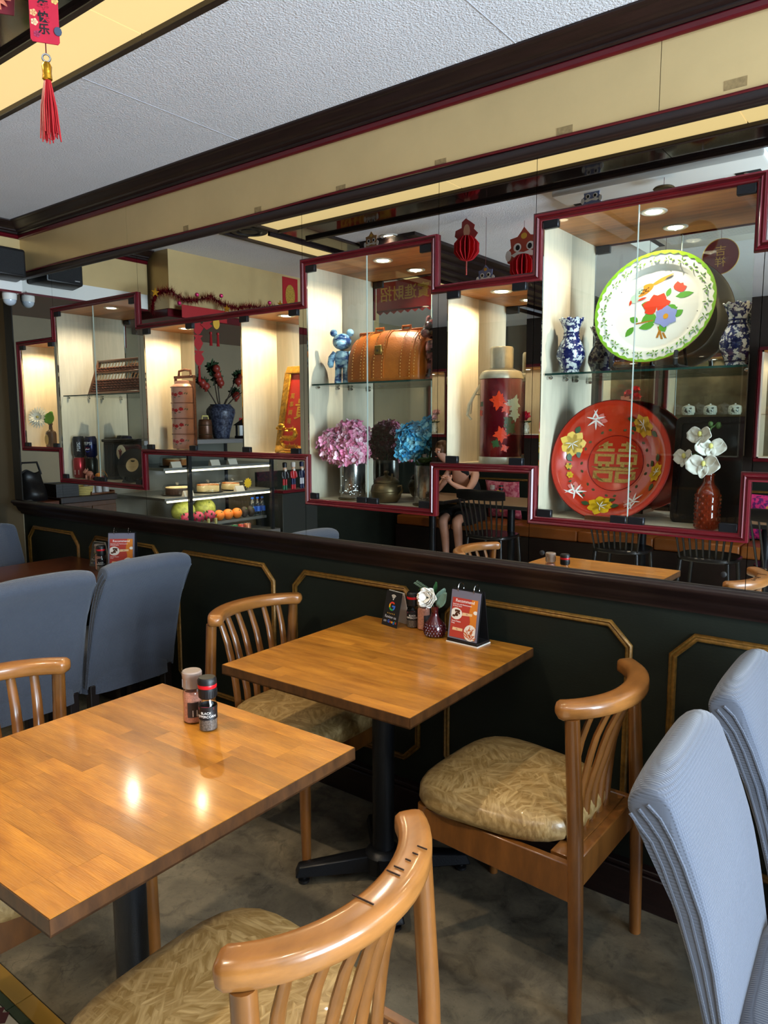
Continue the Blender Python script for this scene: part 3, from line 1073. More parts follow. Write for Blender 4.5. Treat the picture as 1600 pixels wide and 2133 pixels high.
# ================================================================== THINGS IN THE CABINETS
UP = Matrix.Rotation(R(90), 4, 'X')      # turns a drawing in x,y into an upright one facing -y
ZS, ZBIG, ZSM = 1.640, 1.187, 1.353
M_porc = mat('white_porcelain', C(228, 230, 228), .15, coat=.5)
M_bw = mat('blue_and_white_glaze', C(24, 34, 92), .14, col2=C(222, 224, 224), scale=75, detail=2.5, rp=(.50, .54), coat=.6)
M_blue = mat('cobalt_glaze', C(22, 30, 84), .15, coat=.5)
M_silver = mat('mercury_glass', C(150, 148, 146), .18, .9, var=.5, scale=60, stretch=(1, 1, .5))
M_bronze = mat('old_bronze', C(104, 88, 62), .38, .8, var=.35, scale=14)
M_leaf = mat('dark_leaf', C(40, 74, 36), .45, var=.2, scale=30)
M_sage = mat('sage_leaf', C(92, 116, 98), .5, var=.25, scale=30)
M_lgreen = mat('bright_leaf', C(92, 158, 36), .4)
M_stem = mat('green_stem', C(66, 96, 44), .5)
M_cwhite = mat('cream_petal', C(248, 246, 232), .55)
M_scarlet = mat('scarlet_enamel', C(190, 44, 18), .2, var=.1, scale=8, coat=.6)
M_white2 = mat('white_print', C(240, 238, 232), .5)
M_paper = mat('red_paper', C(158, 15, 23), .55)
M_goldp = mat('gold_print', C(222, 172, 62), .4, .3)
M_blackp = mat('black_print', C(16, 14, 14), .5)
M_yel = mat('yellow_enamel', C(224, 178, 22), .3)


def ell(cx, cy, rx, ry, n=14, a0=0):
    ca, sa = math.cos(a0), math.sin(a0)
    return [(cx + rx * math.cos(t) * ca - ry * math.sin(t) * sa, cy + rx * math.cos(t) * sa + ry * math.sin(t) * ca) for t in [2 * PI * k / n for k in range(n)]]


def leafp(x, y, l, wd, a):
    """flat leaf outline from its base"""
    pr = [(0, 0), (.25, .8), (.5, 1), (.75, .7), (1, 0), (.75, -.7), (.5, -1), (.25, -.8)]
    ca, sa = math.cos(a), math.sin(a)
    return [(x + l * u * ca - wd * v * sa, y + l * u * sa + wd * v * ca) for u, v in pr]


def petal(b, m, l, wd, curl=.25, cup=.15, nu=4, nv=2):
    """curved petal growing along +x from the origin, normal +z"""
    def fn(u, v):
        t = (v - .5) * 2
        ww = wd * math.sin(min(1, .12 + u * .95) * PI * .93) ** .7 if u < .97 else wd * .3
        return (l * u * (1 - .06 * t * t), ww * t, curl * l * u * u + cup * wd * t * t)
    b.grid(fn, nu, nv * 2, m)


def aim(o, d, spin=0):
    """matrix whose z axis looks along d"""
    d = Vector(d).normalized()
    a, c = frame(d)
    m = Matrix((a, c, d)).transposed().to_4x4()
    return Matrix.Translation(o) @ m @ Matrix.Rotation(spin, 4, 'Z')


# --- far left cabinet: bottle and gerbera
t = thing('bouquet_bottle', 'squat brown bottle with oval cream label holding one white gerbera', 'vase', (-4.135, .085, ZSM))
B().lathe([(.034, 0), (.038, .004), (.038, .075), (.034, .088), (.014, .10), (.012, .125), (.016, .128), (.016, .138), (.012, .14)], n=24, sy=.72).build('bottle', mat('brown_glass', C(74, 46, 22), .1, coat=.5), t)
B().prism(ell(0, .042, .020, .030, 20), 0, .001, m=Matrix.Translation((0, -.0275, 0)) @ UP).build('oval_label', mat('cream_label', C(214, 186, 112), .5, var=.15, scale=120), t)
B().tube([(0, 0, .12), (-.01, -.01, .15), (-.035, -.03, .168)], .003, 6).build('stem', M_stem, t)
fb = B()
for lay, (n, l, cu) in enumerate(((22, .060, .0), (18, .046, .25), (12, .028, .6))):
    for k in range(n):
        petal(fb, aim((-.045, -.045, .170), (.55, -.82, .18)) @ Matrix.Rotation(2 * PI * (k + .3 * lay) / n, 4, 'Z') @ Matrix.Translation((.005, 0, .003 * lay)), l, .0075, cu, .08, 3, 1)
fb.build('gerbera', M_cwhite, t)
B().ball((-.040, -.054, .173), .008).build('flower_eye', mat('pale_yellow', C(206, 190, 110), .6), t)
lf = B()
petal(lf, aim((.004, -.02, .135), (.5, -.85, .1), 0) @ Matrix.Rotation(R(112), 4, 'Z'), .075, .032, .0, .10, 8, 3)
lf.build('leaf', M_lgreen, t, solid=.001)

# --- second cabinet
t = thing('abacus', 'wooden abacus with dark beads leaning on the glass shelf', 'abacus', (-3.405, .045, ZS))
AX = Matrix.Rotation(R(-20), 4, 'X')
W_, H_ = .255, .195
M_awood = mat('abacus_wood', C(96, 56, 30), .4, var=.25, scale=8, stretch=(1, 8, 8))
fm = B()
for a, b_, c, d in ((-W_, W_, 0, .014), (-W_, W_, H_ - .012, H_), (-W_, -W_ + .014, 0, H_), (W_ - .014, W_, 0, H_), (-W_, W_, .118, .127)):
    fm.box(a, b_, 0, .020, c, d, AX)
fm.build('frame', M_awood, t, bev=.0015)
NC = 17
be = B().lathe([(.004, -.0068), (.0125, -.0012), (.0125, .0012), (.004, .0068)], n=8).build('bead', mat('dark_bead', C(110, 60, 40), .2, coat=.4), t)
first = True
for i in range(NC):
    x = -W_ + .028 + i * (2 * W_ - .056) / (NC - 1)
    B().tube([AX @ Vector((x, .010, .01)), AX @ Vector((x, .010, H_ - .008))], .0022, 5).build('rod', mat('bamboo_rod', C(196, 150, 96), .5), t)
    for z in (.0225, .0365, .0505, .0645, .0785, .1345, .1485):
        if first:
            o = be
            first = False
        else:
            o = be.copy()
            COL.objects.link(o)
        o.location = AX @ Vector((x, .010, z))
        o.rotation_euler = (R(-20), 0, 0)


def can(label, x, y, z, col, words, wcol, extra=None, rz=0):
    t = thing('drink_can', label, 'can', (x, y, z), rz, 'drink cans stacked in the cabinet')
    B().lathe([(.024, 0), (.027, .003), (.033, .012), (.033, .100), (.027, .113), (.027, .115)], n=24).build('body', mat('can_' + label.split()[0], col, .25, .5), t)
    B().lathe([(.0272, .113), (.0278, .1155), (.026, .116), (.025, .112), (0, .112)], n=24).build('lid', M_chrome, t)
    if words:
        o = text('lettering', words, .024, wcol, t, None, .0002)
        for v in o.data.vertices:
            if rz > .5:
                v.co.x, v.co.y = -v.co.y, v.co.x
            v.co.y += .058 if rz > .5 else .075
        wrap(o, .0333, .45)
    if extra:
        extra(t)
    return t


def globe_logo(t):
    for nm, m, a0, a1 in (('logo_red', M_paper, 20, 160), ('logo_white', M_white2, -25, 25), ('logo_blue', mat('logo_blue', C(30, 60, 170), .4), 200, 340)):
        if nm == 'logo_white':
            pts = [(-.013, -.003), (-.004, .002), (.005, -.001), (.013, .003), (.0125, .007), (.004, .004), (-.005, .007), (-.013, .002)]
        else:
            pts = [(.0135 * math.cos(R(a)), .0135 * math.sin(R(a))) for a in range(a0, a1 + 1, 20)]
        ob = B().prism(pts, .0001, .0004).build(nm, m, t, smooth=False)
        for v in ob.data.vertices:
            v.co.y += .042
        wrap(ob, .0333, .45)


def white_bar(t):
    ob = B().prism([(-.012, .02), (.012, .02), (.012, .045), (-.012, .045)], .0001, .0004).build('barcode_patch', M_white2, t, smooth=False)
    wrap(ob, .0333, .55)


can('red drink can with white barcode patch, lower left of the stack', -3.828, .075, ZBIG, C(176, 28, 44), '', M_white2, white_bar)
can('black and khaki drink can, lower right of the stack', -3.748, .10, ZBIG, C(44, 42, 34), '', M_white2)
can('dark drink can with sideways lettering, upper left of the stack', -3.828, .075, ZBIG + .116, C(26, 30, 46), 'PEPSI', M_white2, None, .6)
can('navy drink can with red and blue round logo, upper right of the stack', -3.748, .10, ZBIG + .116, C(20, 26, 66), 'PEPSI', M_white2, globe_logo)
t = thing('mantel_clock', 'dark carved wooden clock case standing behind the small toys', 'clock', (-3.60, .15, ZBIG))
B().box(-.055, .055, -.04, .04, 0, .018).box(-.048, .048, -.034, .034, .018, .20).box(-.056, .056, -.042, .042, .20, .216).build('case', M_dark, t, bev=.003)
for x in (-.022, .022):
    B().box(x - .015, x + .015, -.037, -.033, .03, .185).build('carved_panel', mat('carved_dark_wood', C(44, 28, 22), .5), t, bev=.002)
o = tag(B().box(-.055, .05, -.035, .035, 0, .105).box(-.05, .045, -.037, -.033, .01, .095).build('wooden_box', mat('honey_box_wood', C(150, 92, 34), .4, var=.2, scale=10), None, (-3.42, .165, ZBIG), bev=.003), 'small honey coloured wooden box behind the record', 'box')
t = thing('round_tin', 'dark red tin lying on its side, cream lid with painted figure', 'tin', (-3.44, .14, ZBIG + .1055 + .042))
B().lathe([(.042, -.05), (.042, .05), (.038, .054)], n=24, m=UP).build('body', mat('dark_red_lacquer', C(74, 18, 22), .25, coat=.4), t)
B().lathe([(.041, 0), (.041, .003), (.038, .005), (0, .005)], n=24, m=Matrix.Translation((0, -.051, 0)) @ UP).build('cream_lid', mat('cream_enamel', C(222, 210, 180), .4), t)
fg = B()
for p in (leafp(0, -.02, .03, .006, 1.9), leafp(0, -.02, .034, .005, 1.3), leafp(-.002, .0, .022, .006, .6), leafp(0, .005, .02, .005, 2.7), ell(.002, .016, .006, .006, 8), leafp(0, -.01, .02, .004, 4.2), leafp(.004, -.012, .02, .004, 5.3)):
    fg.prism(p, .0575, .0582, m=UP)
fg.build('painted_figure', mat('maroon_print', C(120, 40, 36), .5), t, smooth=False)
t = thing('vinyl_record', 'black record with cream label leaning beside the wooden box', 'record', (-3.325, .075, ZBIG + .088))
m = Matrix.Rotation(R(74), 4, 'X')
B().lathe([(0, -.001), (.085, -.001), (.087, 0), (.085, .001), (.036, .001), (0, .001)], n=40, m=Matrix.Rotation(R(24), 4, 'Z') @ m).build('disc', mat('record_vinyl', C(26, 23, 22), .25, coat=.3), t)
B().lathe([(.004, .0012), (.036, .0012), (.036, .0016), (.004, .0016)], n=28, m=Matrix.Rotation(R(24), 4, 'Z') @ m).build('paper_label', mat('record_label', C(222, 196, 150), .5), t)
pr = B()
for p in (leafp(-.002, .017, .012, .004, 2.5), leafp(.002, .017, .012, .004, .6), ell(0, .02, .003, .006, 8), [(-.018, -.008), (.018, -.008), (.018, -.0075), (-.018, -.0075)], [(-.014, -.014), (.014, -.014), (.014, -.0132), (-.014, -.0132)], [(-.009, -.022), (.009, -.022), (.009, -.021), (-.009, -.021)]):
    pr.prism(p, .0017, .002, m=Matrix.Rotation(R(24), 4, 'Z') @ m)
pr.build('label_print', M_blackp, t, smooth=False)
B().box(-.03, .03, -.045, .03, -.088, -.080).box(-.028, -.02, -.042, -.034, -.081, -.06).box(.02, .028, -.042, -.034, -.081, -.06).build('stand', M_plast, t, bev=.001)
t = thing('pig_figurine', 'small pink pig figurine standing at the front of the cabinet', 'figurine', (-3.655, .03, ZBIG), R(10))
M_pig = mat('pink_ceramic', C(206, 132, 110), .35, coat=.3)
B().ball((0, 0, .032), (.026, .014, .016)).ball((-.026, 0, .042), (.014, .012, .013)).ball((-.040, 0, .040), (.006, .007, .007)).build('body', M_pig, t)
for x, y in ((-.016, -.008), (-.016, .008), (.016, -.008), (.016, .008)):
    B().lathe([(.005, 0), (.0055, .026)], (x, y, 0), 8).build('leg', M_pig, t)
for s in (-1, 1):
    B().lathe([(.005, 0), (0, .011)], (-.022, s * .007, .052), 6).build('ear', M_pig, t)
t = thing('toy_car', 'tiny orange and pink toy with wire loops beside the pig', 'toy', (-3.585, .04, ZBIG), R(15))
B().box(-.03, .03, -.014, .014, .008, .02).build('body', mat('pink_plastic', C(196, 40, 110), .35), t, bev=.004)
B().ball((0, 0, .026), (.022, .012, .012)).build('cabin', mat('orange_plastic', C(220, 130, 24), .35), t)
for x in (-.018, .018):
    for y in (-.013, .013):
        B().lathe([(.008, -.002), (.008, .002)], n=10, m=Matrix.Translation((x, y, .008)) @ UP).build('wheel', M_plast, t)
B().tube([(.0, 0, .035), (.02, 0, .055), (.045, 0, .045), (.06, 0, .02)], .0012, 5).tube([(.01, .005, .035), (.03, .005, .05), (.055, .003, .03)], .0012, 5).build('wire_loop', mat('orange_plastic', C(220, 130, 24), .35), t)

# --- food carrier
t = thing('tiffin_carrier', 'pink enamel food carrier of four stacked tins with red flowers', 'food carrier', (-2.905, .10, 1.361))
M_pink = mat('pink_enamel', C(186, 138, 124), .35, var=.08, scale=20, coat=.2)
M_pinkd = mat('worn_enamel_rim', C(110, 68, 54), .45, var=.4, scale=90)
for k in range(4):
    z = .006 + k * .0735
    q = B().lathe([(.064, z), (.066, z + .004), (.066, z + .066), (.0685, z + .068), (.0685, z + .072), (.066, z + .0734)], n=28).build('tin', M_pink, t)
    B().lathe([(.0665, z + .067), (.0692, z + .069), (.0692, z + .071), (.0665, z + .073)], n=28, ring=True).build('rim', M_pinkd, q)
    ff = B()
    gg = B()
    for i, (a, r_) in enumerate(((-.004, .0), (-.02, .004), (.014, .006))):
        for j in range(5):
            ff.prism(leafp(a, .034 + r_, .009, .004, j * 1.257 + i), .0002, .0006)
    for a, b_ in ((-.03, .03), (-.012, .024), (.004, .024), (.024, .036), (.032, .034), (-.026, .042), (.008, .046)):
        gg.prism(leafp(a, b_, .011, .0025, a * 40), .0002, .0005)
    o1 = ff.build('flower_print', M_paper, q, smooth=False)
    o2 = gg.build('leaf_print', mat('grey_leaf_print', C(96, 96, 84), .5), q, smooth=False)
    for o in (o1, o2):
        for v in o.data.vertices:
            v.co.x *= 1.5
            v.co.y += z
        wrap(o, .0664, .25)
B().lathe([(.066, .300), (.062, .304), (.05, .312), (.046, .326), (.02, .330), (0, .331)], n=28).build('lid', M_pink, t)
hb = B()
for s in (-1, 1):
    hb.box(s * .071 - .002, s * .071 + .002, -.008, .008, 0, .345)
hb.box(-.073, .073, -.010, .010, .340, .352)
hb.build('carrying_frame', M_pinkd, t, bev=.001)
B().tube([(-.045, 0, .352), (-.042, 0, .374), (0, 0, .380), (.042, 0, .374), (.045, 0, .352)], .006, 8).build('handle', M_pinkd, t)

# --- framed calligraphy and gilded dragon
t = thing('calligraphy_frame', 'gold framed red calligraphy board leaning in its cabinet', 'picture', (-2.168, .075, 1.361))
FX = Matrix.Rotation(R(-13), 4, 'X')
M_gilt = mat('carved_gilt', C(206, 152, 52), .35, .7, var=.45, scale=70, bump=.6, bscale=110)
w2, hh = .105, .375
fm = B()
for (a, b_, c, d) in ((-w2, w2, 0, .032), (-w2, w2, hh - .032, hh), (-w2, -w2 + .032, .032, hh - .032), (w2 - .032, w2, .032, hh - .032)):
    fm.box(a, b_, -.012, .008, c, d, FX)
fm.build('gilt_frame', M_gilt, t, bev=.004)
B().box(-w2 + .03, w2 - .03, -.002, .004, .03, hh - .03, FX).build('red_board', mat('red_board', C(196, 44, 36), .35, coat=.2), t, smooth=False)
BM = lambda x, z: FX @ Matrix.Translation((x, -.0026, z)) @ UP
text('lettering', '貴', .10, M_goldp, t, BM(.018, .185), .0004, bold=.0006)
for i, ch in enumerate('萬事興隆'):
    text('lettering', ch, .026, M_goldp, t, BM(-.052, .245 - i * .036), .0003)
text('lettering', 'FESTIVAL', .016, M_goldp, t, BM(.02, .315), .0003)
t = thing('gilded_dragon', 'small gilded dragon ornament in front of the red calligraphy', 'ornament', (-2.155, .035, 1.361))
r = random.Random(4)
db = B()
pts = []
for i in range(40):
    u = i / 39
    pts.append((.045 * math.cos(u * 9.5) * (1 - .25 * u), .010 * math.sin(u * 9.5), .012 + .105 * u + .008 * math.sin(u * 19)))
db.tube(pts, [.012 - .005 * abs(.5 - i / 39) * 2 for i in range(40)], 7)
for i in range(1, 39, 2):
    p = Vector(pts[i])
    for s in (-1, 1):
        d = Vector((r.uniform(-1, 1), -.3 + r.uniform(-.5, .2), r.uniform(-.2, 1))).normalized()
        db.lathe([(.006, 0), (.003, .012), (0, .022)], n=5, m=aim(p, d))
db.ball((-.03, -.012, .112), (.020, .013, .014)).ball((-.048, -.014, .106), (.010, .008, .008))
db.build('dragon', M_gold, t)
B().ball((0, 0, .007), (.055, .024, .009), 14, 6).build('cloud_base', M_gold, t)


# --- bag cabinet
def bear(label, x, y, z, c1, c2, rz, s=1.0):
    t = thing('bear_figure', label, 'figurine', (x, y, z), rz)
    m = mat('marbled_' + label.split()[0], c1, .12, col2=c2, scale=24, detail=2, rp=(.42, .58), coat=.8, stretch=(1, 1, 1.8))
    q = lambda *v: tuple(k * s for k in v)
    B().lathe([(0, 0), (.026 * s, .002), (.030 * s, .03 * s), (.030 * s, .05 * s), (.022 * s, .066 * s), (0, .072 * s)], (0, 0, .060 * s), 18, sy=.8).build('body', m, t)
    B().ball(q(0, 0, .163), q(.038, .034, .032), 18, 12).ball(q(0, -.026, .150), q(.022, .018, .016), 12, 8).build('head', m, t)
    for d in (-1, 1):
        B().ball(q(d * .033, 0, .197), q(.015, .009, .015), 12, 8).build('ear', m, t)
        B().tube([q(d * .028, 0, .122), q(d * .042, -.004, .10), q(d * .044, -.010, .076), q(d * .041, -.014, .066)], [.011 * s, .0135 * s, .013 * s, .009 * s], 10).build('arm', m, t)
        B().tube([q(d * .015, 0, .068), q(d * .016, 0, .03), q(d * .0165, -.004, .012), q(d * .0165, -.006, 0)], [.0135 * s, .0135 * s, .0145 * s, .0145 * s], 12).build('leg', m, t)
    return t


bear('blue marbled glossy bear figure standing left of the tan bag', -1.905, .085, ZS, C(26, 62, 118), C(150, 196, 220), R(28))
bear('dark brown and pink marbled bear figure right of the tan bag', -1.468, .070, ZS, C(34, 18, 22), C(148, 96, 100), R(-30), 1.08)
t = thing('doctor_bag', 'tan leather doctor bag with brass lock on the glass shelf', 'bag', (-1.672, .108, ZS))
M_tan = mat('tan_leather', C(182, 100, 28), .42, var=.28, scale=7, bump=.25, bscale=220, coat=.15)
M_stitch = mat('pale_stitching', C(214, 162, 88), .6)
sec = [(-.072, 0), (-.076, .01), (-.075, .06), (-.066, .11), (-.048, .155), (-.026, .178), (-.010, .186), (.010, .186), (.026, .178), (.048, .155), (.066, .11), (.075, .06), (.076, .01), (.072, 0)]
bb = B()
xs = [-.168, -.165, -.158, -.12, 0, .12, .158, .165, .168]
sc_ = [.86, .95, 1, 1, 1, 1, 1, .95, .86]
bb.sweep(sec, [((x, 0, .002), (0, s_, 0), (0, 0, 1 - (1 - s_) * .35 - .12 * (abs(x) / .168) ** 3)) for x, s_ in zip(xs, sc_)]).build('body', M_tan, t, angle=60)


def band(x0, x1, m, name, off=.0012, i0=1, i1=8):
    P = sec[i0:i1]
    out = [(y - off, z + .002 + off * .5) for y, z in P] + [(y + .004, z) for y, z in P[::-1]]
    kz = lambda x: 1 - .12 * (abs(x) / .168) ** 3
    return B().sweep(out, [((x, 0, 0), (0, 1, 0), (0, 0, kz(x))) for x in (x0, (x0 + x1) / 2, x1)]).build(name, m, t, angle=30)


for x in (-.140, .085):
    band(x, x + .050, mat('tan_leather_strap', C(166, 86, 22), .42, var=.25, scale=7, bump=.2, bscale=220), 'strap')
band(-.040, .012, MC['tan_leather_strap'], 'flap_strap', .003)
for x in (-.135, -.095, -.08, -.033, .005, .090, .130, .15):   # rows of stitching
    b = B()
    for i in range(22):
        u = i / 21 * 5
        j = min(4, int(u))
        a, c = sec[1 + j], sec[2 + j]
        f = u - j
        y, z = a[0] + (c[0] - a[0]) * f, a[1] + (c[1] - a[1]) * f
        z *= 1 - .12 * (abs(x) / .168) ** 3
        b.box(x - .0011, x + .0011, y - .0054, y - .0036, z + .002, z + .0062)
    b.build('stitching', M_stitch, t, smooth=False)
B().box(-.030, .003, -.079, -.068, .098, .132).build('lock', mat('aged_brass', C(150, 118, 58), .35, .8, var=.2, scale=40), t, bev=.003)
B().lathe([(.005, 0), (.005, .003)], n=10, m=Matrix.Translation((-.0135, -.079, .112)) @ UP).build('lock_button', M_bronze, t)
for x in (-.062, .062):
    B().tube([(x - .018, 0, .183), (x - .018, 0, .202), (x + .018, 0, .202), (x + .018, 0, .183)], .005, 8).build('handle_stub', mat('tan_leather_strap', C(166, 86, 22)), t)
B().box(-.16, .16, -.006, .006, .176, .192).build('frame_top', MC['tan_leather_strap'], t, bev=.003)
B().lathe([(.010, 0), (.010, .002)], n=14, m=Matrix.Translation((.158, -.045, .115)) @ UP @ Matrix.Scale(1.4, 4, (0, 1, 0))).build('zip_tag', M_gold, t)
B().tube([(.150, -.05, .158), (.156, -.046, .135)], .0016, 5).build('tag_cord', M_bronze, t)


def hydrangea(name, label, loc, cols, blooms, seed, vase_shift=(0, 0)):
    t = thing(name, label, 'flowers', loc)
    r = random.Random(seed)
    R0 = .050
    q = B().lathe([(R0, .006), (R0 + .001, .008), (R0 + .001, .146), (R0 - .002, .148), (R0 - .003, .02), (0, .02)], n=32).build('vase', M_silver, t)
    lace = B()
    for k in range(90):
        a = r.uniform(-PI, PI)
        z = .02 + abs(r.gauss(0, .022))
        lace.ball((R0 * math.sin(a), -R0 * math.cos(a), z), (.0022, .0022, .0022), 5, 4)
    lace.build('silver_lace', M_chrome, q)
    B().lathe([(R0 + .008, 0), (R0 + .008, .004), (R0 + .001, .006)], n=32).build('foot_ring', M_bronze, q)
    ms = [mat('hydrangea_petal_%d%d' % (seed, i), c, .6, var=.1, scale=40) for i, c in enumerate(cols)]
    for bi, (bx, by, bz, br) in enumerate(blooms):
        bs = [B(), B(), B()]
        nf = int(230 * (br / .07) ** 2) + 18
        for k in range(nf):   # florets spread evenly over the head, four petals each
            z = 1 - 2 * (k + .5) / nf
            a = k * 2.39996 + r.uniform(-.2, .2)
            s_ = math.sqrt(max(0, 1 - z * z))
            d = Vector((s_ * math.cos(a), s_ * math.sin(a), z))
            if d.z < -.75:
                continue
            o = Vector((bx, by, bz)) + d * br * r.uniform(.72, 1.12)
            o.y = min(o.y, .090)
            M = aim(o, d + Vector((r.uniform(-.45, .45), r.uniform(-.45, .45), r.uniform(-.3, .5))), r.uniform(0, 6))
            pl = r.uniform(.016, .022)
            for j in range(4):
                petal(bs[(k + j // 2) % 3], M @ Matrix.Rotation(j * PI / 2 + r.uniform(-.12, .12), 4, 'Z') @ Matrix.Translation((.0015, 0, .002 * (j % 2))), pl, pl * .46, r.uniform(.0, .45), .35, 4, 1)
        for b, m in zip(bs, ms):
            b.build('bloom', m, t)
        B().tube([(0, 0, .13), (bx * .5, by * .5, bz * .75), (bx, by, bz)], .004, 6).build('stem', M_stem, t)
    return t


hydrangea('hydrangea_vase', 'pink hydrangea heads in a silver cylinder vase', (-1.868, .100, ZBIG), (C(250, 206, 220), C(240, 168, 194), C(226, 130, 168)),
          [(-.055, -.035, .205, .062), (.002, -.008, .242, .062), (.045, -.045, .190, .052), (-.012, -.055, .180, .045)], 3)
t = hydrangea('hydrangea_vase', 'blue hydrangea head with dark leaves in a silver cylinder vase', (-1.505, .100, ZBIG), (C(150, 222, 244), C(96, 190, 230), C(60, 160, 212)),
              [(-.050, -.015, .235, .058), (.018, .0, .262, .052), (-.075, -.03, .200, .035)], 5)
lf = B()
for a, s_ in ((-10, .1), (20, .09), (-50, .08)):
    petal(lf, Matrix.Translation((.01, -.03, .15)) @ Matrix.Rotation(R(a), 4, 'Z') @ Matrix.Rotation(R(-35), 4, 'Y'), s_, .034, -.3, .2, 6, 2)
lf.build('leaf', M_leaf, t, solid=.001)
t = thing('bronze_teapot', 'squat old bronze pot with lid between the hydrangea vases', 'pot', (-1.690, .088, ZBIG))
B().lathe([(.040, 0), (.046, .004), (.056, .020), (.060, .042), (.056, .062), (.048, .072), (.050, .076), (.046, .080)], n=28).build('body', M_bronze, t)
B().lathe([(.050, .078), (.048, .083), (.034, .094), (.012, .100), (.006, .103), (.008, .110), (.011, .114), (.007, .120), (0, .121)], n=28).build('lid', M_bronze, t)
B().lathe([(.0605, .040), (.0615, .042), (.0605, .044)], n=28, ring=True).build('raised_band', M_bronze, t)
B().tube([(.052, 0, .06), (.072, 0, .066), (.076, 0, .05), (.066, 0, .035), (.056, 0, .03)], .005, 8).build('handle', M_bronze, t)
B().tube([(.035, -.02, .085), (.045, -.025, .10), (.05, -.028, .112)], .004, 6).build('spout', M_bronze, t)

# --- vacuum flask
t = thing('vacuum_flask', 'tall red vacuum flask painted with peonies, aluminium cap', 'flask', (-1.206, .092, 1.349))
B().lathe([(.0700, .024), (.0715, .026), (.0715, .284), (.070, .286)], n=40).build('body', mat('metallic_red', C(104, 8, 24), .25, .55, var=.12, scale=10, coat=.5), t)
M_alu = mat('aged_aluminium', C(188, 180, 160), .4, .6, var=.15, scale=30)
B().lathe([(.070, 0), (.0725, .003), (.0725, .022), (.0715, .025)], n=40).build('base_ring', M_alu, t)
B().lathe([(.074, .284), (.0745, .292), (.066, .308), (.045, .316), (.040, .318)], n=40).build('shoulder', M_alu, t)
B().lathe([(.0385, .318), (.0395, .322), (.0395, .384), (.036, .390), (0, .391)], n=32).build('cup', M_alu, t)
hd = B().tube([(-.072, -.012, .268), (-.076, -.030, .25), (-.098, -.045, .20), (-.104, -.045, .165), (-.094, -.035, .15)], .008, 8, flat=.3).tube([(-.072, .0, .235), (-.095, -.01, .235), (-.102, -.02, .21), (-.100, -.03, .17)], .006, 8, flat=.4).build('handle', M_alu, t)
B().ball((-.070, -.012, .268), .006).build('handle_rivet', M_alu, hd)
for nm, m, lst in (('peony_print', mat('orange_red_print', C(214, 58, 18), .4), [(.030, .10, .030), (.042, .055, .016), (.02, .21, .034), (.045, .185, .020), (-.055, .17, .014)]),
                   ('white_peony_print', mat('pale_blue_print', C(186, 214, 206), .4), [(.072, .20, .034), (.078, .165, .026)]),
                   ('leaf_print', M_leaf, [(.06, .12, .026), (.012, .07, .018), (.052, .145, .02), (-.05, .20, .012)])):
    b = B()
    for (x, z, s_) in lst:
        for j in range(13):
            b.prism(leafp(x, z, s_ * (.6 + .2 * (j % 3)), s_ * .2, j * 2 * PI / 13 + x * 30), .0002 + .0001 * (j % 3), .0006 + .0001 * (j % 3))
    wrap(b.build(nm, m, t, smooth=False), .0716, .12)

# --- big cabinet: vases, tray, basin, board, orchid
VP = [(.026, 0), (.029, .003), (.026, .010), (.034, .028), (.044, .052), (.043, .072), (.034, .094), (.024, .112), (.0225, .122), (.024, .136), (.033, .158), (.038, .168), (.036, .170), (.030, .158)]


def flower_vase(label, x, y, z):
    t = thing('porcelain_vase', label, 'vase', (x, y, z), 0, 'blue and white vases beside the tray')
    b = B()
    b.lathe(VP, n=40)
    for i, v in enumerate(b.v):
        if v[2] > .150:
            a = math.atan2(v[1], v[0])
            b.v[i] = (v[0] * (1 + .06 * math.cos(9 * a)), v[1] * (1 + .06 * math.cos(9 * a)), v[2] + .003 * math.cos(9 * a))
    b.build('body', M_bw, t)
    for z0, r0 in ((.112, .0245), (.123, .0235), (.012, .0275)):
        B().lathe([(r0, z0), (r0 + .0012, z0 + .001), (r0 + .0012, z0 + .0035), (r0, z0 + .0045)], n=32, ring=True).build('blue_band', M_blue, t)
    bl = B()
    for k in range(12):
        bl.prism(leafp(0, .06, .017, .005, k * PI / 6), .0003, .0008)
    wrap(bl.build('blue_bloom', M_blue, t, smooth=False), .0440, .2)
    return t


flower_vase('blue and white vase left of the bird tray', -.958, .085, ZS)
flower_vase('blue and white vase right of the bird tray', -.478, .085, ZS)

t = thing('enamel_tray', 'round white enamel tray with green rim, bird and flowers', 'tray', (-.712, .098, 1.826))
TM = Matrix.Rotation(R(72), 4, 'X')     # tray plane: local x,y, normal z toward the room
M_enam = mat('white_enamel', C(232, 234, 226), .16, coat=.5)
RT = .174
B().lathe([(0, -.0165), (.120, -.0165), (.128, -.014), (.134, -.006), (.140, -.003), (.168, .0), (RT, .0035), (RT, .0015), (.168, -.002), (.139, -.006), (.132, -.010), (.127, -.018), (0, -.019)], n=64, m=TM).build('dish', M_enam, t)
gr_ = mat('green_enamel', C(122, 176, 36), .25, coat=.3)
rm = B()
for k in range(40):   # scalloped green edge
    a0, a1 = 2 * PI * k / 40, 2 * PI * (k + 1) / 40
    am = (a0 + a1) / 2
    P = [(RT * math.cos(a), RT * math.sin(a)) for a in (a0, am, a1)]
    Q = [(r_ * math.cos(a), r_ * math.sin(a)) for a, r_ in ((a1, .1680), (am, .1630), (a0, .1680))]
    pts = P + Q
    n = len(pts)
    rm.add([(x, y, .0013 + .0035 * (math.hypot(x, y) - .160) / (RT - .160)) for x, y in pts], [tuple(range(n))], TM)
rm.build('green_rim', gr_, t, smooth=False)
M_rimb = mat('brown_chipped_rim', C(130, 84, 40), .4)
B().tube([(RT * math.cos(2 * PI * k / 64), RT * math.sin(2 * PI * k / 64), .003) for k in range(64)], .0012, 5, m=TM, closed=True).build('rim_edge', M_rimb, t)
sp = B()
r = random.Random(9)
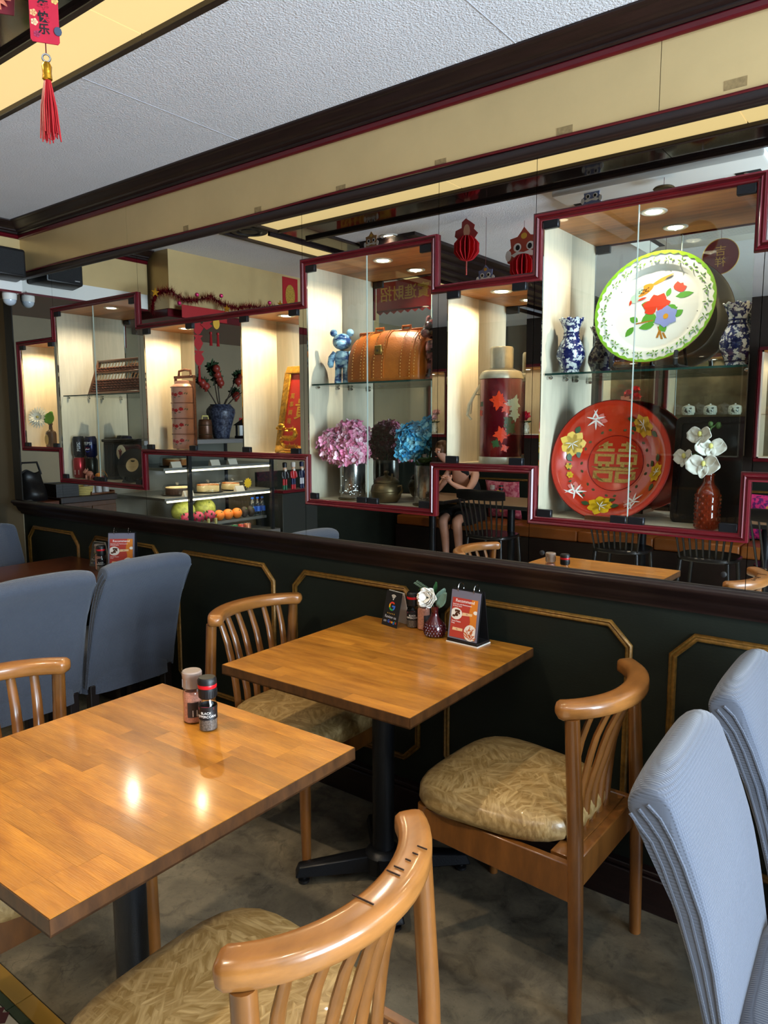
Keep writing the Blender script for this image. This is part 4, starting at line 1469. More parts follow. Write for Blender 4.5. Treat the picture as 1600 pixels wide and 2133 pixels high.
for k in range(22):   # bursts and sprigs of thin leaves round the rim
    a = 2 * PI * k / 22
    rr = .150 + r.uniform(-.003, .003)
    n = 5 if k % 3 else 4
    for j in range(n):
        sp.prism(leafp(rr * math.cos(a) + .003 * math.cos(j * 2 * PI / n + k), rr * math.sin(a) + .003 * math.sin(j * 2 * PI / n + k), r.uniform(.008, .012), .0014, j * 2 * PI / n + k), -.0012, .0004, m=TM)
    a2 = a + PI / 22
    sp.prism(leafp(.149 * math.cos(a2), .149 * math.sin(a2), .010, .0022, a2 + 2.2), -.0012, .0004, m=TM)
sp.build('leaf_sprigs', mat('dark_green_enamel', C(104, 156, 48), .3), t, smooth=False)


def decal(name, m, polys, z=-.0163):
    b = B()
    for i, p in enumerate(polys):
        b.prism(p, z, z + .0004 + .00008 * (i % 4), m=TM)
    return b.build(name, m, t, smooth=False)


S_ = .00125
decal('leaf_print', mat('green_print', C(88, 160, 48), .35), [leafp(x * S_, y * S_, l * S_, w_ * S_, R(a)) for x, y, l, w_, a in
      ((0, -12, 34, 11, 215), (2, -14, 30, 10, 250), (22, -12, 32, 9, 20), (30, 6, 26, 8, -35), (44, 26, 40, 8, 8), (44, -24, 26, 9, 35), (18, -38, 26, 9, -60), (4, -40, 36, 9, 190), (-36, -30, 24, 8, 150), (-44, -42, 30, 8, 235), (-10, 10, 24, 9, 170), (24, 28, 22, 6, 75))])
decal('peony_print', mat('orange_red_print', C(214, 58, 18), .35), [leafp(4 * S_, 4 * S_, l * S_, w_ * S_, R(a)) for l, w_, a in ((36, 15, 70), (34, 15, 110), (32, 14, 20), (36, 14, 165), (30, 13, 205), (28, 12, -20))] + [leafp(46 * S_, 40 * S_, l * S_, 9 * S_, R(a)) for l, a in ((22, 60), (24, 95), (22, 25))], -.0158)
decal('blue_flower_print', mat('lilac_blue_print', C(140, 150, 206), .35), [leafp(28 * S_, -22 * S_, 28 * S_, 13 * S_, R(a)) for a in (90, 150, 210, 270, 330, 30)], -.0156)
decal('flower_eye', mat('gold_yellow_print', C(214, 150, 30), .35), [ell(28 * S_, -22 * S_, 6 * S_, 7 * S_, 10)], -.0150)
decal('twig_print', mat('ochre_print', C(176, 116, 30), .35), [[(x0 * S_, y0 * S_), (x1 * S_, y1 * S_), ((x1 + 5) * S_, y1 * S_), ((x0 + 5) * S_, y0 * S_)] for x0, y0, x1, y1 in ((12, -46, 24, -78), (18, -46, 12, -74), (24, -62, 32, -76))] + [[(-44 * S_, -34 * S_), (0, -28 * S_), (0, -31 * S_), (-44 * S_, -37 * S_)]])
decal('bird_body', mat('bird_orange_print', C(208, 136, 26), .35), [ell(-32 * S_, 50 * S_, 24 * S_, 12 * S_, 16, R(32)), leafp(-20 * S_, 58 * S_, 60 * S_, 5 * S_, R(28))])
decal('bird_head', mat('pale_teal_print', C(170, 206, 186), .35), [ell(-52 * S_, 30 * S_, 10 * S_, 11 * S_, 12), leafp(-52 * S_, 34 * S_, 34 * S_, 8 * S_, R(60))], -.0158)
decal('beak', mat('orange_red_print', C(214, 58, 18), .35), [leafp(-60 * S_, 27 * S_, 14 * S_, 3 * S_, R(265)), leafp(-44 * S_, 24 * S_, 22 * S_, 3 * S_, R(20))], -.0154)
decal('bird_marks', M_blackp, [leafp((-40 + 5 * (i % 5)) * S_, (44 + 4 * (i // 3)) * S_, 5 * S_, 1 * S_, R(200)) for i in range(10)] + [leafp(14 * S_, 72 * S_, 22 * S_, 2 * S_, R(24))], -.0152)
decal('enamel_chips', M_blackp, [ell(r_ * math.cos(R(a)), r_ * math.sin(R(a)), .002, .0012, 6) for r_, a in ((.125, -10), (.126, -35), (.123, 150), (.171, -8), (.128, 200))], -.0105)
# black display stand
t = thing('plate_stand', 'black plate stand with two hooks under the enamel tray', 'stand', (-.712, .09, ZS))
for s in (-1, 1):
    x = s * .092
    B().tube([(x, .085, .006), (x, -.052, .006), (x, -.070, .012), (x, -.072, .034), (x, -.064, .046)], .0065, 8).build('hook', M_plast, t)
    B().tube([(x * .6, .06, .006), (x * .5, .092, .12)], .005, 8).build('strut', M_plast, t)
B().tube([(-.092, .06, .006), (.092, .06, .006)], .005, 8).tube([(-.092, -.03, .006), (.092, -.03, .006)], .005, 8).build('cross_bar', M_plast, t)

# red basin with double happiness
t = thing('enamel_basin', 'large red enamel basin with gold double happiness in the middle', 'basin', (-.826, .085, ZBIG + .186))
TM = Matrix.Rotation(R(78), 4, 'X')
RB = .187
B().lathe([(0, -.062), (.088, -.062), (.094, -.060), (.100, -.054), (.118, -.050), (.150, -.026), (.168, -.004), (.176, -.001), (RB, .0), (RB + .001, -.002), (RB, -.004), (.174, -.005), (.165, -.009), (.147, -.031), (.116, -.054), (.098, -.058), (.090, -.067), (0, -.067)], n=72, m=TM).build('bowl', M_scarlet, t)
zz = -.0615
jb = B()


def bar(x0, x1, y0, y1):
    """a stroke of the character, cut to the round field"""
    lim = .0755
    pts = []
    n = 6
    for i in range(n + 1):
        x = x0 + (x1 - x0) * i / n
        pts.append((x, max(-math.sqrt(max(0, lim ** 2 - x * x)), y0)))
    for i in range(n, -1, -1):
        x = x0 + (x1 - x0) * i / n
        pts.append((x, min(math.sqrt(max(0, lim ** 2 - x * x)), y1)))
    if max(p[1] for p in pts) - min(p[1] for p in pts) > .001:
        jb.prism(pts, zz, zz + .0008, m=TM)


for s in (-1, 1):
    c = s * .036
    X = lambda a, b_: tuple(sorted((c + a, c + b_)))
    bar(*X(-.007, .007), .044, .072)
    bar(*X(-.022, .022), .054, .063)
    bar(*X(-.030, .030), .036, .046)
    # upper box
    bar(*X(-.032, .032), .020, .028)
    bar(*X(-.032, -.022), .004, .020)
    bar(*X(.022, .032), .004, .020)
    bar(*X(-.032, .032), -.004, .004)
    bar(*X(-.018, -.006), -.018, -.004)
    bar(*X(.006, .018), -.018, -.004)
    # lower box
    bar(*X(-.032, .032), -.034, -.026)
    bar(*X(-.032, -.020), -.050, -.034)
    bar(*X(.020, .032), -.050, -.034)
    bar(*X(-.032, .032), -.062, -.050)
bar(-.0745, .0745, -.024, -.015)
jb.build('double_happiness', mat('gold_glitter', C(190, 150, 78), .4, .4, var=.4, scale=300, bump=.4, bscale=400), t, smooth=False)
B().tube([(.088 * math.cos(2 * PI * k / 48), .088 * math.sin(2 * PI * k / 48), -.0615) for k in range(48)], .0012, 5, m=TM, closed=True).build('ring_groove', mat('dark_red_enamel', C(120, 18, 14), .3), t)
kd = B()
for k in range(18):
    a = 2 * PI * k / 18
    kd.prism(leafp(.104 * math.cos(a), .104 * math.sin(a), .012, .004, a + (1.2 if k % 2 else -1.2)), -.0535, -.0515, m=TM)
kd.build('leaf_ring', mat('dull_green_print', C(82, 78, 44), .4), t, smooth=False)


def onwall(a, rr):   # point of the sloping wall and a frame lying on it
    f = (rr - .118) / .05
    return Matrix.Rotation(a, 4, 'Z') @ Matrix.Translation((rr, 0, -.0495 + .044 * f + .0012)) @ Matrix.Rotation(R(-41), 4, 'Y')


def spray(name, m, polys, dz=0):
    b = B()
    for M_, p in polys:
        b.prism(p, dz, dz + .0008, m=TM @ M_)
    return b.build(name, m, t, smooth=False)


for i, (ang, sz) in enumerate(((158, 1.15), (-98, 1.1), (52, 1.0), (-12, .8))):
    spray('yellow_peony_print', M_yel, [(onwall(R(ang), .142), leafp(0, 0, .040 * sz, .015 * sz, j * 2 * PI / 7)) for j in range(7)], .0003)
    spray('white_veins', M_white2, [(onwall(R(ang), .142), leafp(.004, 0, .020 * sz, .0012, j * 2 * PI / 7 + .4)) for j in range(5)], .0013)
    spray('leaf_print', M_leaf, [(onwall(R(ang + d), .142 + e), leafp(0, 0, .026, .009, R(a))) for d, e, a in ((-13, .008, -80), (13, .0, 100), (9, -.016, 150))])
for i, ang in enumerate((112, -140, -60)):
    spray('white_spray_print', M_white2, [(onwall(R(ang), .142), leafp(.002 * j, .003 * j, .038, .0026, j * .9)) for j in range(7)], .0003)
    spray('pink_flower_print', mat('pink_print', C(216, 120, 110), .4), [(onwall(R(ang), .142), leafp(0, 0, .026, .009, j * 1.26 + .3)) for j in range(5)])
spray('small_flower_print', M_yel, [(onwall(R(a), .14), leafp(0, 0, .012, .005, j * 1.05)) for a in (188, 200) for j in range(6)])
spray('sprig_print', M_leaf, [(onwall(R(a), .14), leafp(0, 0, .012, .003, R(a * 7))) for a in range(180, 240, 7)])
B().lathe([(.188, -.002), (.1895, 0), (.188, .002)], n=72, m=TM, ring=True).build('rim_edge', mat('dark_red_enamel', C(120, 18, 14), .3), t)
B().box(-.05, .05, -.05, .06, -.186, -.172).build('prop_block', M_awood, t)

t = thing('lacquer_tray', 'dark lacquered tray with raised border standing against the back', 'tray', (-.545, .150, ZBIG))
LM = Matrix.Rotation(R(-5), 4, 'X')
rr_ = .018
w2, hh = .108, .318


def rrect(w_, h0, h1, r_, n=5):
    P = []
    for cx, cz, a0 in ((w_ - r_, h1 - r_, 0), (-w_ + r_, h1 - r_, 90), (-w_ + r_, h0 + r_, 180), (w_ - r_, h0 + r_, 270)):
        P += [(cx + r_ * math.cos(R(a0 + 90 * k / n)), cz + r_ * math.sin(R(a0 + 90 * k / n))) for k in range(n + 1)]
    return P


M_lac = mat('black_lacquer', C(24, 15, 13), .28, coat=.4)
B().prism(rrect(w2, 0, hh, rr_), -.006, .004, m=LM @ UP).build('board', M_lac, t, bev=.002)
a, b_ = rrect(w2 - .002, .002, hh - .002, rr_), rrect(w2 - .020, .020, hh - .020, .008)
n = len(a)
vs = [(x, y, .004) for x, y in a] + [(x, y, .010) for x, y in a] + [(x, y, .010) for x, y in b_] + [(x, y, .004) for x, y in b_]
fs = [(k * n + i, k * n + (i + 1) % n, ((k + 1) % 4) * n + (i + 1) % n, ((k + 1) % 4) * n + i) for k in range(4) for i in range(n)]
B().add(vs, fs, LM @ UP).build('raised_border', M_lac, t)
cv = B()
for k in range(26):
    x = -w2 + .011
    cv.prism(leafp(x, .025 + k * .0105, .010, .003, 1.2 if k % 2 else 1.9), .010, .0116, m=LM @ UP)
    cv.prism(leafp(-w2 + .03 + k * .0065, hh - .012, .008, .003, .3 if k % 2 else -.3), .010, .0116, m=LM @ UP)
cv.build('carved_leaves', M_lac, t)

t = thing('orchid_bottle', 'amber brown dimpled glass bottle with white orchids', 'flowers', (-.523, .052, ZBIG))
M_amber = mat('amber_glass', C(112, 34, 12), .08, coat=.6, var=.3, scale=30)
B().lathe([(.030, 0), (.033, .003), (.033, .098), (.030, .112), (.018, .128), (.0145, .136), (.0145, .152), (.017, .154), (.017, .158), (.012, .158)], n=28).build('bottle', M_amber, t)
dm = B()
for i in range(9):
    for k in range(14):
        a = 2 * PI * (k + .5 * (i % 2)) / 14
        dm.ball((.0325 * math.cos(a), .0325 * math.sin(a), .010 + i * .0108), (.0035, .0035, .0045), 6, 4)
dm.build('glass_dimples', M_amber, t)
B().tube([(0, 0, .15), (.004, -.004, .20), (-.012, -.008, .25), (.0, -.004, .285), (.02, .01, .30)], .0025, 6).build('stem', M_stem, t)
B().ball((.018, .0, .292), (.008, .007, .010)).ball((-.002, -.004, .296), (.007, .006, .008)).build('bud', M_stem, t)
for bx, by, bz, dx, dy, sz in ((-.066, -.002, .205, -.5, -.8, .9), (-.008, -.030, .186, -.1, -1, 1.15), (.006, -.02, .235, .1, -.9, 1.0), (-.022, -.02, .268, -.3, -.75, .95)):
    fb = B()
    D = Vector((dx, dy, .12))
    for k, (a, l, w_) in enumerate(((90, .036, .014), (205, .034, .013), (335, .034, .013), (10, .042, .025), (170, .042, .025))):
        petal(fb, aim((bx, by, bz), D, 0) @ Matrix.Rotation(R(a + 180), 4, 'Z'), l * sz, w_ * sz, .18, .22, 5, 2)
    q = fb.build('orchid', mat('white_orchid_petal', C(236, 232, 222), .5), t, solid=.0008)
    D.normalize()
    B().ball(Vector((bx, by, bz)) + D * .006, (.006, .006, .008)).build('lip', mat('lemon_petal', C(216, 206, 118), .5), q)
    B().tube([(bx, by, bz), (bx * .4, by * .3 + .004, bz + .01)], .0015, 5).build('flower_stalk', M_stem, q)

# ================================================================== THINGS ON THE TABLES
M_pep = mat('black_peppercorns', C(104, 96, 88), .7, var=.75, scale=260)
M_salt = mat('pink_salt', C(206, 142, 118), .6, var=.3, scale=180, bump=.4, bscale=300)
M_lab = mat('black_label', C(18, 18, 20), .45)
M_redp = mat('red_plastic', C(196, 22, 32), .35)
M_clear = thin_glass('clear_jar', (.93, .93, .93, 1), 1.5)


def pepper(label, x, y, z, rz=0, group='pepper mills'):
    t = thing('pepper_mill', label, 'pepper mill', (x, y, z), rz, group)
    B().lathe([(.0185, 0), (.0225, .003), (.0225, .030), (.0205, .044), (.0225, .058), (.0215, .068), (.0165, .076), (.0165, .082)], n=28).build('jar', M_clear, t)
    B().lathe([(.017, .002), (.0208, .004), (.0208, .028), (.0192, .043), (.0175, .046), (0, .046)], n=24).build('pepper', M_pep, t)
    lb = B().lathe([(.0229, .030), (.0211, .044), (.0229, .058), (.0226, .062), (.0222, .06), (.0222, .031)], n=28, ring=True).build('label', M_lab, t)
    o = text('lettering', 'BLACK\nPEPPERCORN', .0085, M_white2, lb, None, .0001)
    for v in o.data.vertices:
        v.co.y += .043
    wrap(o, .0231)
    o = B().prism([(-.02, .055), (.02, .055), (.02, .0605), (-.02, .0605)], .0002, .0004).build('red_patch', mat('dusty_pink_print', C(190, 70, 90), .5), lb, smooth=False)
    wrap(o, .0228)
    cp = B().lathe([(.0185, .080), (.0215, .083), (.0222, .100), (.0215, .106)], n=28).build('grinder', M_plast, t)
    for k in range(24):
        a = k * PI / 12
        B().box(-.0008, .0008, -.0232, -.021, .085, .100, Matrix.Rotation(a, 4, 'Z')).build('grip_rib', M_plast, cp) if k < 12 else None
    B().lathe([(.0222, .106), (.0226, .107), (.0226, .114), (.0222, .115)], n=28, ring=True).build('red_collar', M_redp, t)
    B().lathe([(.0226, .115), (.0224, .126), (.019, .131), (0, .132)], n=28).build('cap', M_plast, t)
    return t


def salt(label, x, y, z, rz=0, group='salt mills'):
    t = thing('salt_mill', label, 'salt mill', (x, y, z), rz, group)
    B().lathe([(.020, 0), (.0235, .003), (.0240, .010), (.0240, .075), (.0215, .086), (.0195, .090)], n=28).build('jar', M_clear, t)
    B().lathe([(.019, .002), (.0222, .005), (.0222, .072), (.019, .080), (0, .080)], n=24).build('salt', M_salt, t)
    lb = B().grid(lambda u, v: (.0243 * math.sin(.1 + u * 1.5), -.0243 * math.cos(.1 + u * 1.5), .018 + v * .038), 10, 1).build('label', mat('dark_grey_label', C(56, 48, 46), .5), t)
    o = B().prism([(-.006, .020), (.006, .020), (.006, .036), (-.006, .036)], .0002, .0004).build('white_patch', M_white2, lb, smooth=False)
    wrap(o, .0243, .85)
    M_cap = mat('cloudy_clear_plastic', C(214, 196, 184), .2, trans=.55, coat=.3)
    cp = B().lathe([(.0205, .088), (.0235, .090), (.0225, .112), (.0245, .118), (.0245, .128), (.022, .131), (0, .131)], n=28).build('grinder_cap', M_cap, t)
    for k in range(10):
        a = k * PI / 5
        B().box(-.001, .001, -.0250, -.022, .092, .112, Matrix.Rotation(a, 4, 'Z')).build('grip_rib', M_cap, cp)
    return t


ZTAB = .7502
pepper('black pepper mill with a red collar on the front table', -1.373, -1.044, ZTAB, R(38))
salt('pink salt mill with clear cap on the front table', -1.441, -1.036, ZTAB, R(15))
pepper('black pepper mill behind the white rose on the wall table', -1.494, -.012, ZTAB, R(30))
salt('pink salt mill between pepper mill and rose on the wall table', -1.446, -.012, ZTAB, R(30))
pepper('black pepper mill beside the menu stand on the dark table', -3.325, -.125, ZTAB, R(50))
salt('pink salt mill half hidden on the dark table', -3.372, -.105, ZTAB, R(50))


def review_sign(label, x, y, rz):
    t = thing('review_sign', label, 'sign', (x, y, ZTAB), rz, 'black tent signs on the tables')
    Fm = Matrix.Translation((0, -.034, 0)) @ Matrix.Rotation(R(-13), 4, 'X')
    q = B().box(-.042, .042, 0, .0018, 0, .128, Fm).build('front_card', M_lab, t, smooth=False)
    B().box(-.042, .042, 0, .0018, 0, .128, Matrix.Translation((0, .034, 0)) @ Matrix.Rotation(R(13), 4, 'X') @ Matrix.Translation((0, -.0018, 0))).build('back_card', M_white, t, smooth=False)
    P = lambda x, z: Fm @ Matrix.Translation((x, -.0003, z)) @ UP
    wf = B()
    for r0 in (.006, .011, .016):
        pts = [((r0 + d) * math.cos(R(a)), (r0 + d) * math.sin(R(a))) for d, seq in ((.0, range(50, 131, 16)), (.0028, range(130, 49, -16))) for a in seq]
        wf.prism(pts, 0, .0003, m=P(0, .098))
    wf.prism(ell(0, .001, .0024, .0024, 10), 0, .0003, m=P(0, .098))
    wf.build('signal_icon', M_white2, q, smooth=False)
    cols = (('logo_red', C(220, 60, 44), 45, 150), ('logo_yellow', C(240, 180, 20), 150, 205), ('logo_green', C(40, 150, 70), 205, 300), ('logo_blue', C(58, 110, 220), 300, 362))
    for nm, c, a0, a1 in cols:
        st = [a0 + (a1 - a0) * i / 6 for i in range(7)]
        pts = [(.0165 * math.cos(R(a)), .0165 * math.sin(R(a))) for a in st] + [(.0105 * math.cos(R(a)), .0105 * math.sin(R(a))) for a in st[::-1]]
        b = B().prism(pts, 0, .0003, m=P(0, .074))
        if nm == 'logo_blue':
            b.box(0, .0165, -.003, .003, 0, .0003, P(0, .074))
        b.build(nm, mat(nm + '_print', c, .5), q, smooth=False)
    stars = B()
    for i in range(5):
        stars.prism([((.0026 if k % 2 == 0 else .0011) * math.sin(k * PI / 5) + (i - 2) * .009, (.0026 if k % 2 == 0 else .0011) * math.cos(k * PI / 5)) for k in range(10)], 0, .0003, m=P(0, .047))
    stars.build('stars', M_goldp, q, smooth=False)
    text('lettering', 'Review us', .0150, mat('grey_print', C(176, 176, 180), .5), q, P(0, .034), .0002)
    text('lettering', 'on', .0150, MC['grey_print'], q, P(-.026, .018), .0002)
    for i, (ch, c) in enumerate(zip('Google', ('logo_blue', 'logo_red', 'logo_yellow', 'logo_blue', 'logo_green', 'logo_red'))):
        text('lettering', ch, .0155, MC[c + '_print'], q, P((-.006, .004, .0125, .021, .0272, .0325)[i], .018), .0002)
    return t


review_sign('black tent sign with a coloured round letter, on the wall table', -1.562, -.024, R(-12))
review_sign('black tent sign half hidden by mills on the dark table', -3.470, -.045, R(10))


def menu_stand(label, x, y, rz):
    t = thing('menu_stand', label, 'menu', (x, y, ZTAB), rz, 'ring bound menu stands on the tables')
    B().box(-.070, .070, -.045, .045, .0, .004).build('white_base', M_white, t, smooth=False)
    B().box(-.068, .068, -.043, .043, .004, .014).build('black_base', M_plast, t, bev=.001)
    Fm = Matrix.Translation((0, -.040, .013)) @ Matrix.Rotation(R(-9), 4, 'X')
    Bm = Matrix.Translation((0, .040, .013)) @ Matrix.Rotation(R(9), 4, 'X')
    B().box(-.066, .066, .002, .005, 0, .190, Fm).box(-.066, .066, -.005, -.002, 0, .190, Bm).build('easel', M_plast, t, smooth=False)
    for k in range(4):
        B().box(-.064, .064, -.0010 - .0012 * k, -.0004 - .0012 * k, .004, .186, Fm).build('sleeve', mat('grey_plastic_sleeve', C(112, 108, 120), .25), t, smooth=False)
    for s in (0, 1):
        MM = Fm if s == 0 else Bm @ Matrix.Rotation(PI, 4, 'Z')
        q = B().box(-.056, .056, -.0056, -.0050, .010, .158, MM).build('menu_page', mat('red_menu_paper', C(176, 60, 48), .4), t, smooth=False)
        P = lambda x, z, d=.0058: MM @ Matrix.Translation((x, -d, z)) @ UP
        B().prism([(.012, .010), (.056, .010), (.056, .158), (.030, .158), (.022, .11), (.03, .075)], 0, .0002, m=P(0, 0)).build('orange_field', mat('orange_print', C(206, 120, 40), .4), q, smooth=False)
        text('lettering', 'Recommend', .0165, M_white2, q, P(0, .147, .0061), .0001)
        text('lettering', 'Beef balls with Mashed potato\n& Gravy Sauce', .0068, M_white2, q, P(-.052, .130, .0061), .0001, 'LEFT')
        text('lettering', 'Sweet Potato\nFries', .0075, M_white2, q, P(-.052, .066, .0061), .0001, 'LEFT')
        for nm, c, L_ in (('plate_picture', C(226, 218, 206), (ell(-.034, .098, .026, .022, 20), ell(.034, .035, .028, .030, 20), ell(.050, .112, .010, .007, 12))), ('price_tag', C(226, 186, 140), ([(-.008, .094), (.036, .097), (.036, .106), (-.006, .106)], [(-.046, .036), (.0, .036), (.0, .046), (-.044, .047)]))):
            for p in L_:
                B().prism([(max(-.056, min(.056, x_)), z_) for x_, z_ in p], .0001, .0003, m=P(0, 0)).build(nm, mat(nm + '_print', c, .45), q, smooth=False)
        fd = B()
        r = random.Random(2)
        for k in range(22):
            fd.prism(ell(-.034 + r.uniform(-.014, .014), .099 + r.uniform(-.011, .011), .004, .004, 7), .0003, .0005 + .00005 * (k % 3), m=P(0, 0))
        fd.build('meatball_print', mat('meatball_print', C(86, 46, 26), .5), q, smooth=False)
        fr_ = B()
        for k in range(26):
            fr_.prism(leafp(.034 + r.uniform(-.017, .010), .030 + r.uniform(-.022, .012), .022, .0016, r.uniform(.3, 2.8)), .0003, .0005 + .00005 * (k % 3), m=P(0, 0))
        fr_.build('fries_print', mat('fries_print', C(190, 92, 32), .5), q, smooth=False)
        text('lettering', '50.-', .007, mat('dark_red_print', C(110, 30, 24), .5), q, P(.014, .101, .0062), .0001)
        text('lettering', '60.-', .007, mat('dark_red_print', C(110, 30, 24), .5), q, P(-.024, .041, .0062), .0001)
    for x_ in (-.035, .035):
        B().tube([(x_, .030 * math.cos(a) * .62, .204 + .020 * math.sin(a)) for a in [2 * PI * k / 24 for k in range(24)]], .0014, 6, closed=True).build('ring', M_chrome, t)
    return t


t = menu_stand('ring bound menu stand with red pages on the wall table', -1.238, -.050, R(-3))
t.scale = (.9, .9, .9)
menu_stand('ring bound menu stand with red pages on the dark table', -3.225, -.065, R(40))
t = thing('rose_vase', 'small dark red cut glass vase with a white rose and sage leaves', 'flowers', (-1.366, -.062, ZTAB))
M_ruby = mat('ruby_glass', C(70, 14, 18), .08, coat=.7)
B().lathe([(.022, 0), (.030, .004), (.037, .020), (.037, .032), (.028, .052), (.015, .070), (.0115, .085), (.0125, .100), (.016, .108), (.013, .106)], n=32).build('vase', M_ruby, t)
dm = B()
for i in range(5):
    for k in range(20):
        a = 2 * PI * (k + .5 * (i % 2)) / 20
        rr = (.0345, .037, .0378, .0365, .033)[i]
        dm.ball((rr * math.cos(a), rr * math.sin(a), .010 + i * .0085), (.003, .003, .004), 5, 4)
dm.build('cut_facets', M_ruby, t)
rb = B()
D0 = Vector((.12, -.9, .25))
for lay, (n, l, w_, cu, off) in enumerate(((3, .016, .014, 1.5, .012), (4, .022, .017, 1.1, .009), (5, .028, .019, .75, .005), (6, .034, .021, .4, 0))):
    for k in range(n):
        petal(rb, aim((-.018, -.012, .136), D0, lay * .7) @ Matrix.Rotation(2 * PI * k / n, 4, 'Z') @ Matrix.Translation((.004, 0, off)), l, w_, cu, .35, 5, 2)
rb.build('rose', mat('white_rose_petal', C(240, 236, 226), .55), t, solid=.0006)
B().tube([(0, 0, .09), (-.010, -.003, .12), (-.018, -.008, .135)], .002, 6).tube([(0, 0, .09), (-.03, .01, .15), (-.07, .015, .178)], .0015, 6).build('stem', M_stem, t)
for (x, y, z, a, tl, l, w_, m) in ((.012, -.004, .118, 60, -62, .06, .017, M_sage), (.02, -.012, .11, 20, -58, .062, .017, M_sage), (-.03, .0, .135, 150, -40, .045, .02, M_leaf), (-.01, .012, .15, 120, -75, .040, .018, M_leaf),
                                   (-.045, .01, .155, 190, 10, .03, .012, M_leaf)):
    b = B()
    petal(b, Matrix.Translation((x, y, z)) @ Matrix.Rotation(R(a), 4, 'Z') @ Matrix.Rotation(R(tl), 4, 'Y') @ Matrix.Rotation(R(70), 4, 'X'), l, w_, .1, .15, 6, 2)
    b.build('leaf', m, t, solid=.0008)
b = B()
for k in range(9):
    x, z = -.040 - .006 * k, .158 + .0025 * k
    for s in (-1, 1):
        b.prism(leafp(x, z, .012, .003, 1.5 * s + 2.2), -.0004, .0004, m=Matrix.Translation((0, .012, 0)) @ UP)
b.build('eucalyptus_sprig', M_sage, t, smooth=False)

# ================================================================== THE ROOM SEEN IN THE MIRRORS
M_steel = mat('brushed_steel', C(150, 150, 150), .35, .8)
M_led = mat('led_strip', C(255, 240, 200), .4, emit=(1, .85, .6, 1), es=5)
M_cake = mat('baked_cake', C(186, 112, 50), .7, var=.2, scale=40)
M_choc = mat('chocolate_cake', C(60, 34, 24), .6)
M_creamc = mat('cake_cream', C(226, 200, 150), .6)
M_dome = thin_glass('clear_dome', (.93, .94, .94, 1), 1.6)
FACE_Y = Matrix.Rotation(PI, 4, 'Z') @ UP      # upright drawing read from the mirror side (+y)
FACE_X = Matrix.Rotation(R(90), 4, 'Z') @ UP   # upright drawing read from +x

# --- food counter with glass case
t = thing('food_display_case', 'lit glass food case with cakes and fruit by the left wall', 'display case', (-4.62, -1.44, 0))
B().box(-.32, .32, -.62, .62, 0, .60).build('base', mat('dark_counter', C(30, 34, 32), .5), t, bev=.004)
B().box(-.33, .33, -.63, .63, .60, .635).build('base_top', M_steel, t, bev=.002)
for y in (-.56, .25):
    B().box(.30, .325, y - .014, y + .014, .635, 1.34).build('post', M_black, t, bev=.002)
for y in (-.615, .615):
    B().box(-.32, -.295, y - .012, y + .012, .635, 1.34).build('post', M_black, t, bev=.002)
B().box(-.33, .33, -.63, .63, 1.34, 1.372).build('top', M_steel, t, bev=.002)
B().box(.322, .327, -.61, .61, .64, 1.34).build('front_pane', M_glass, t, smooth=False)
B().box(-.30, .32, .610, .616, .64, 1.34).build('side_pane', M_glass, t, smooth=False)
B().box(-.32, -.314, -.61, .61, .64, 1.34).build('back_panel', mat('grey_case_back', C(120, 116, 108), .4), t, smooth=False)
for z in (.945, 1.158):
    q = B().box(-.31, .30, -.60, .46, z, z + .018).build('shelf', M_steel, t, smooth=False)
    B().box(.292, .302, -.58, .44, z - .014, z - .002).build('led_strip', M_led, q, smooth=False)
B().box(-.31, .20, -.60, .58, .715, .735).build('fruit_tray', M_steel, t, smooth=False)
lamp('case_lamp', 'AREA', (-4.40, -1.44, .92), 3.5, (1, .86, .6), (0, 0, 0), shape='RECTANGLE', size=.25, size_y=1.0)
lamp('case_lamp', 'AREA', (-4.40, -1.44, 1.135), 3.5, (1, .86, .6), (0, 0, 0), shape='RECTANGLE', size=.25, size_y=1.0)


def cake(label, y, z, ms, slice_=None):
    t = thing('covered_cake', label, 'cake', (-4.49, y, z), 0)
    B().lathe([(.03, 0), (.112, .004), (.118, .008), (.10, .008), (0, .006)], n=28).build('plate', mat('dark_plate', C(40, 34, 30), .3), t)
    pts = [(.085 * math.cos(R(a)), .085 * math.sin(R(a))) for a in range(0, 361, 15)] if not slice_ else [(0, 0)] + [(.085 * math.cos(R(a)), .085 * math.sin(R(a))) for a in range(slice_[0], slice_[1] + 1, 12)]
    if not slice_:
        pts = pts[:-1]
    B().prism(pts, .008, .052, ).build('cake', ms[0], t, bev=.002)
    B().prism([(x * .99, y_ * .99) for x, y_ in pts], .052, .060).build('topping', ms[1], t, bev=.002)
    B().lathe([(.105, .008), (.104, .062), (.096, .074), (.06, .078), (0, .079)], n=32).build('dome', M_dome, t)
    B().lathe([(.012, .079), (.008, .086), (.014, .094), (0, .098)], n=14).build('dome_knob', M_dome, t)


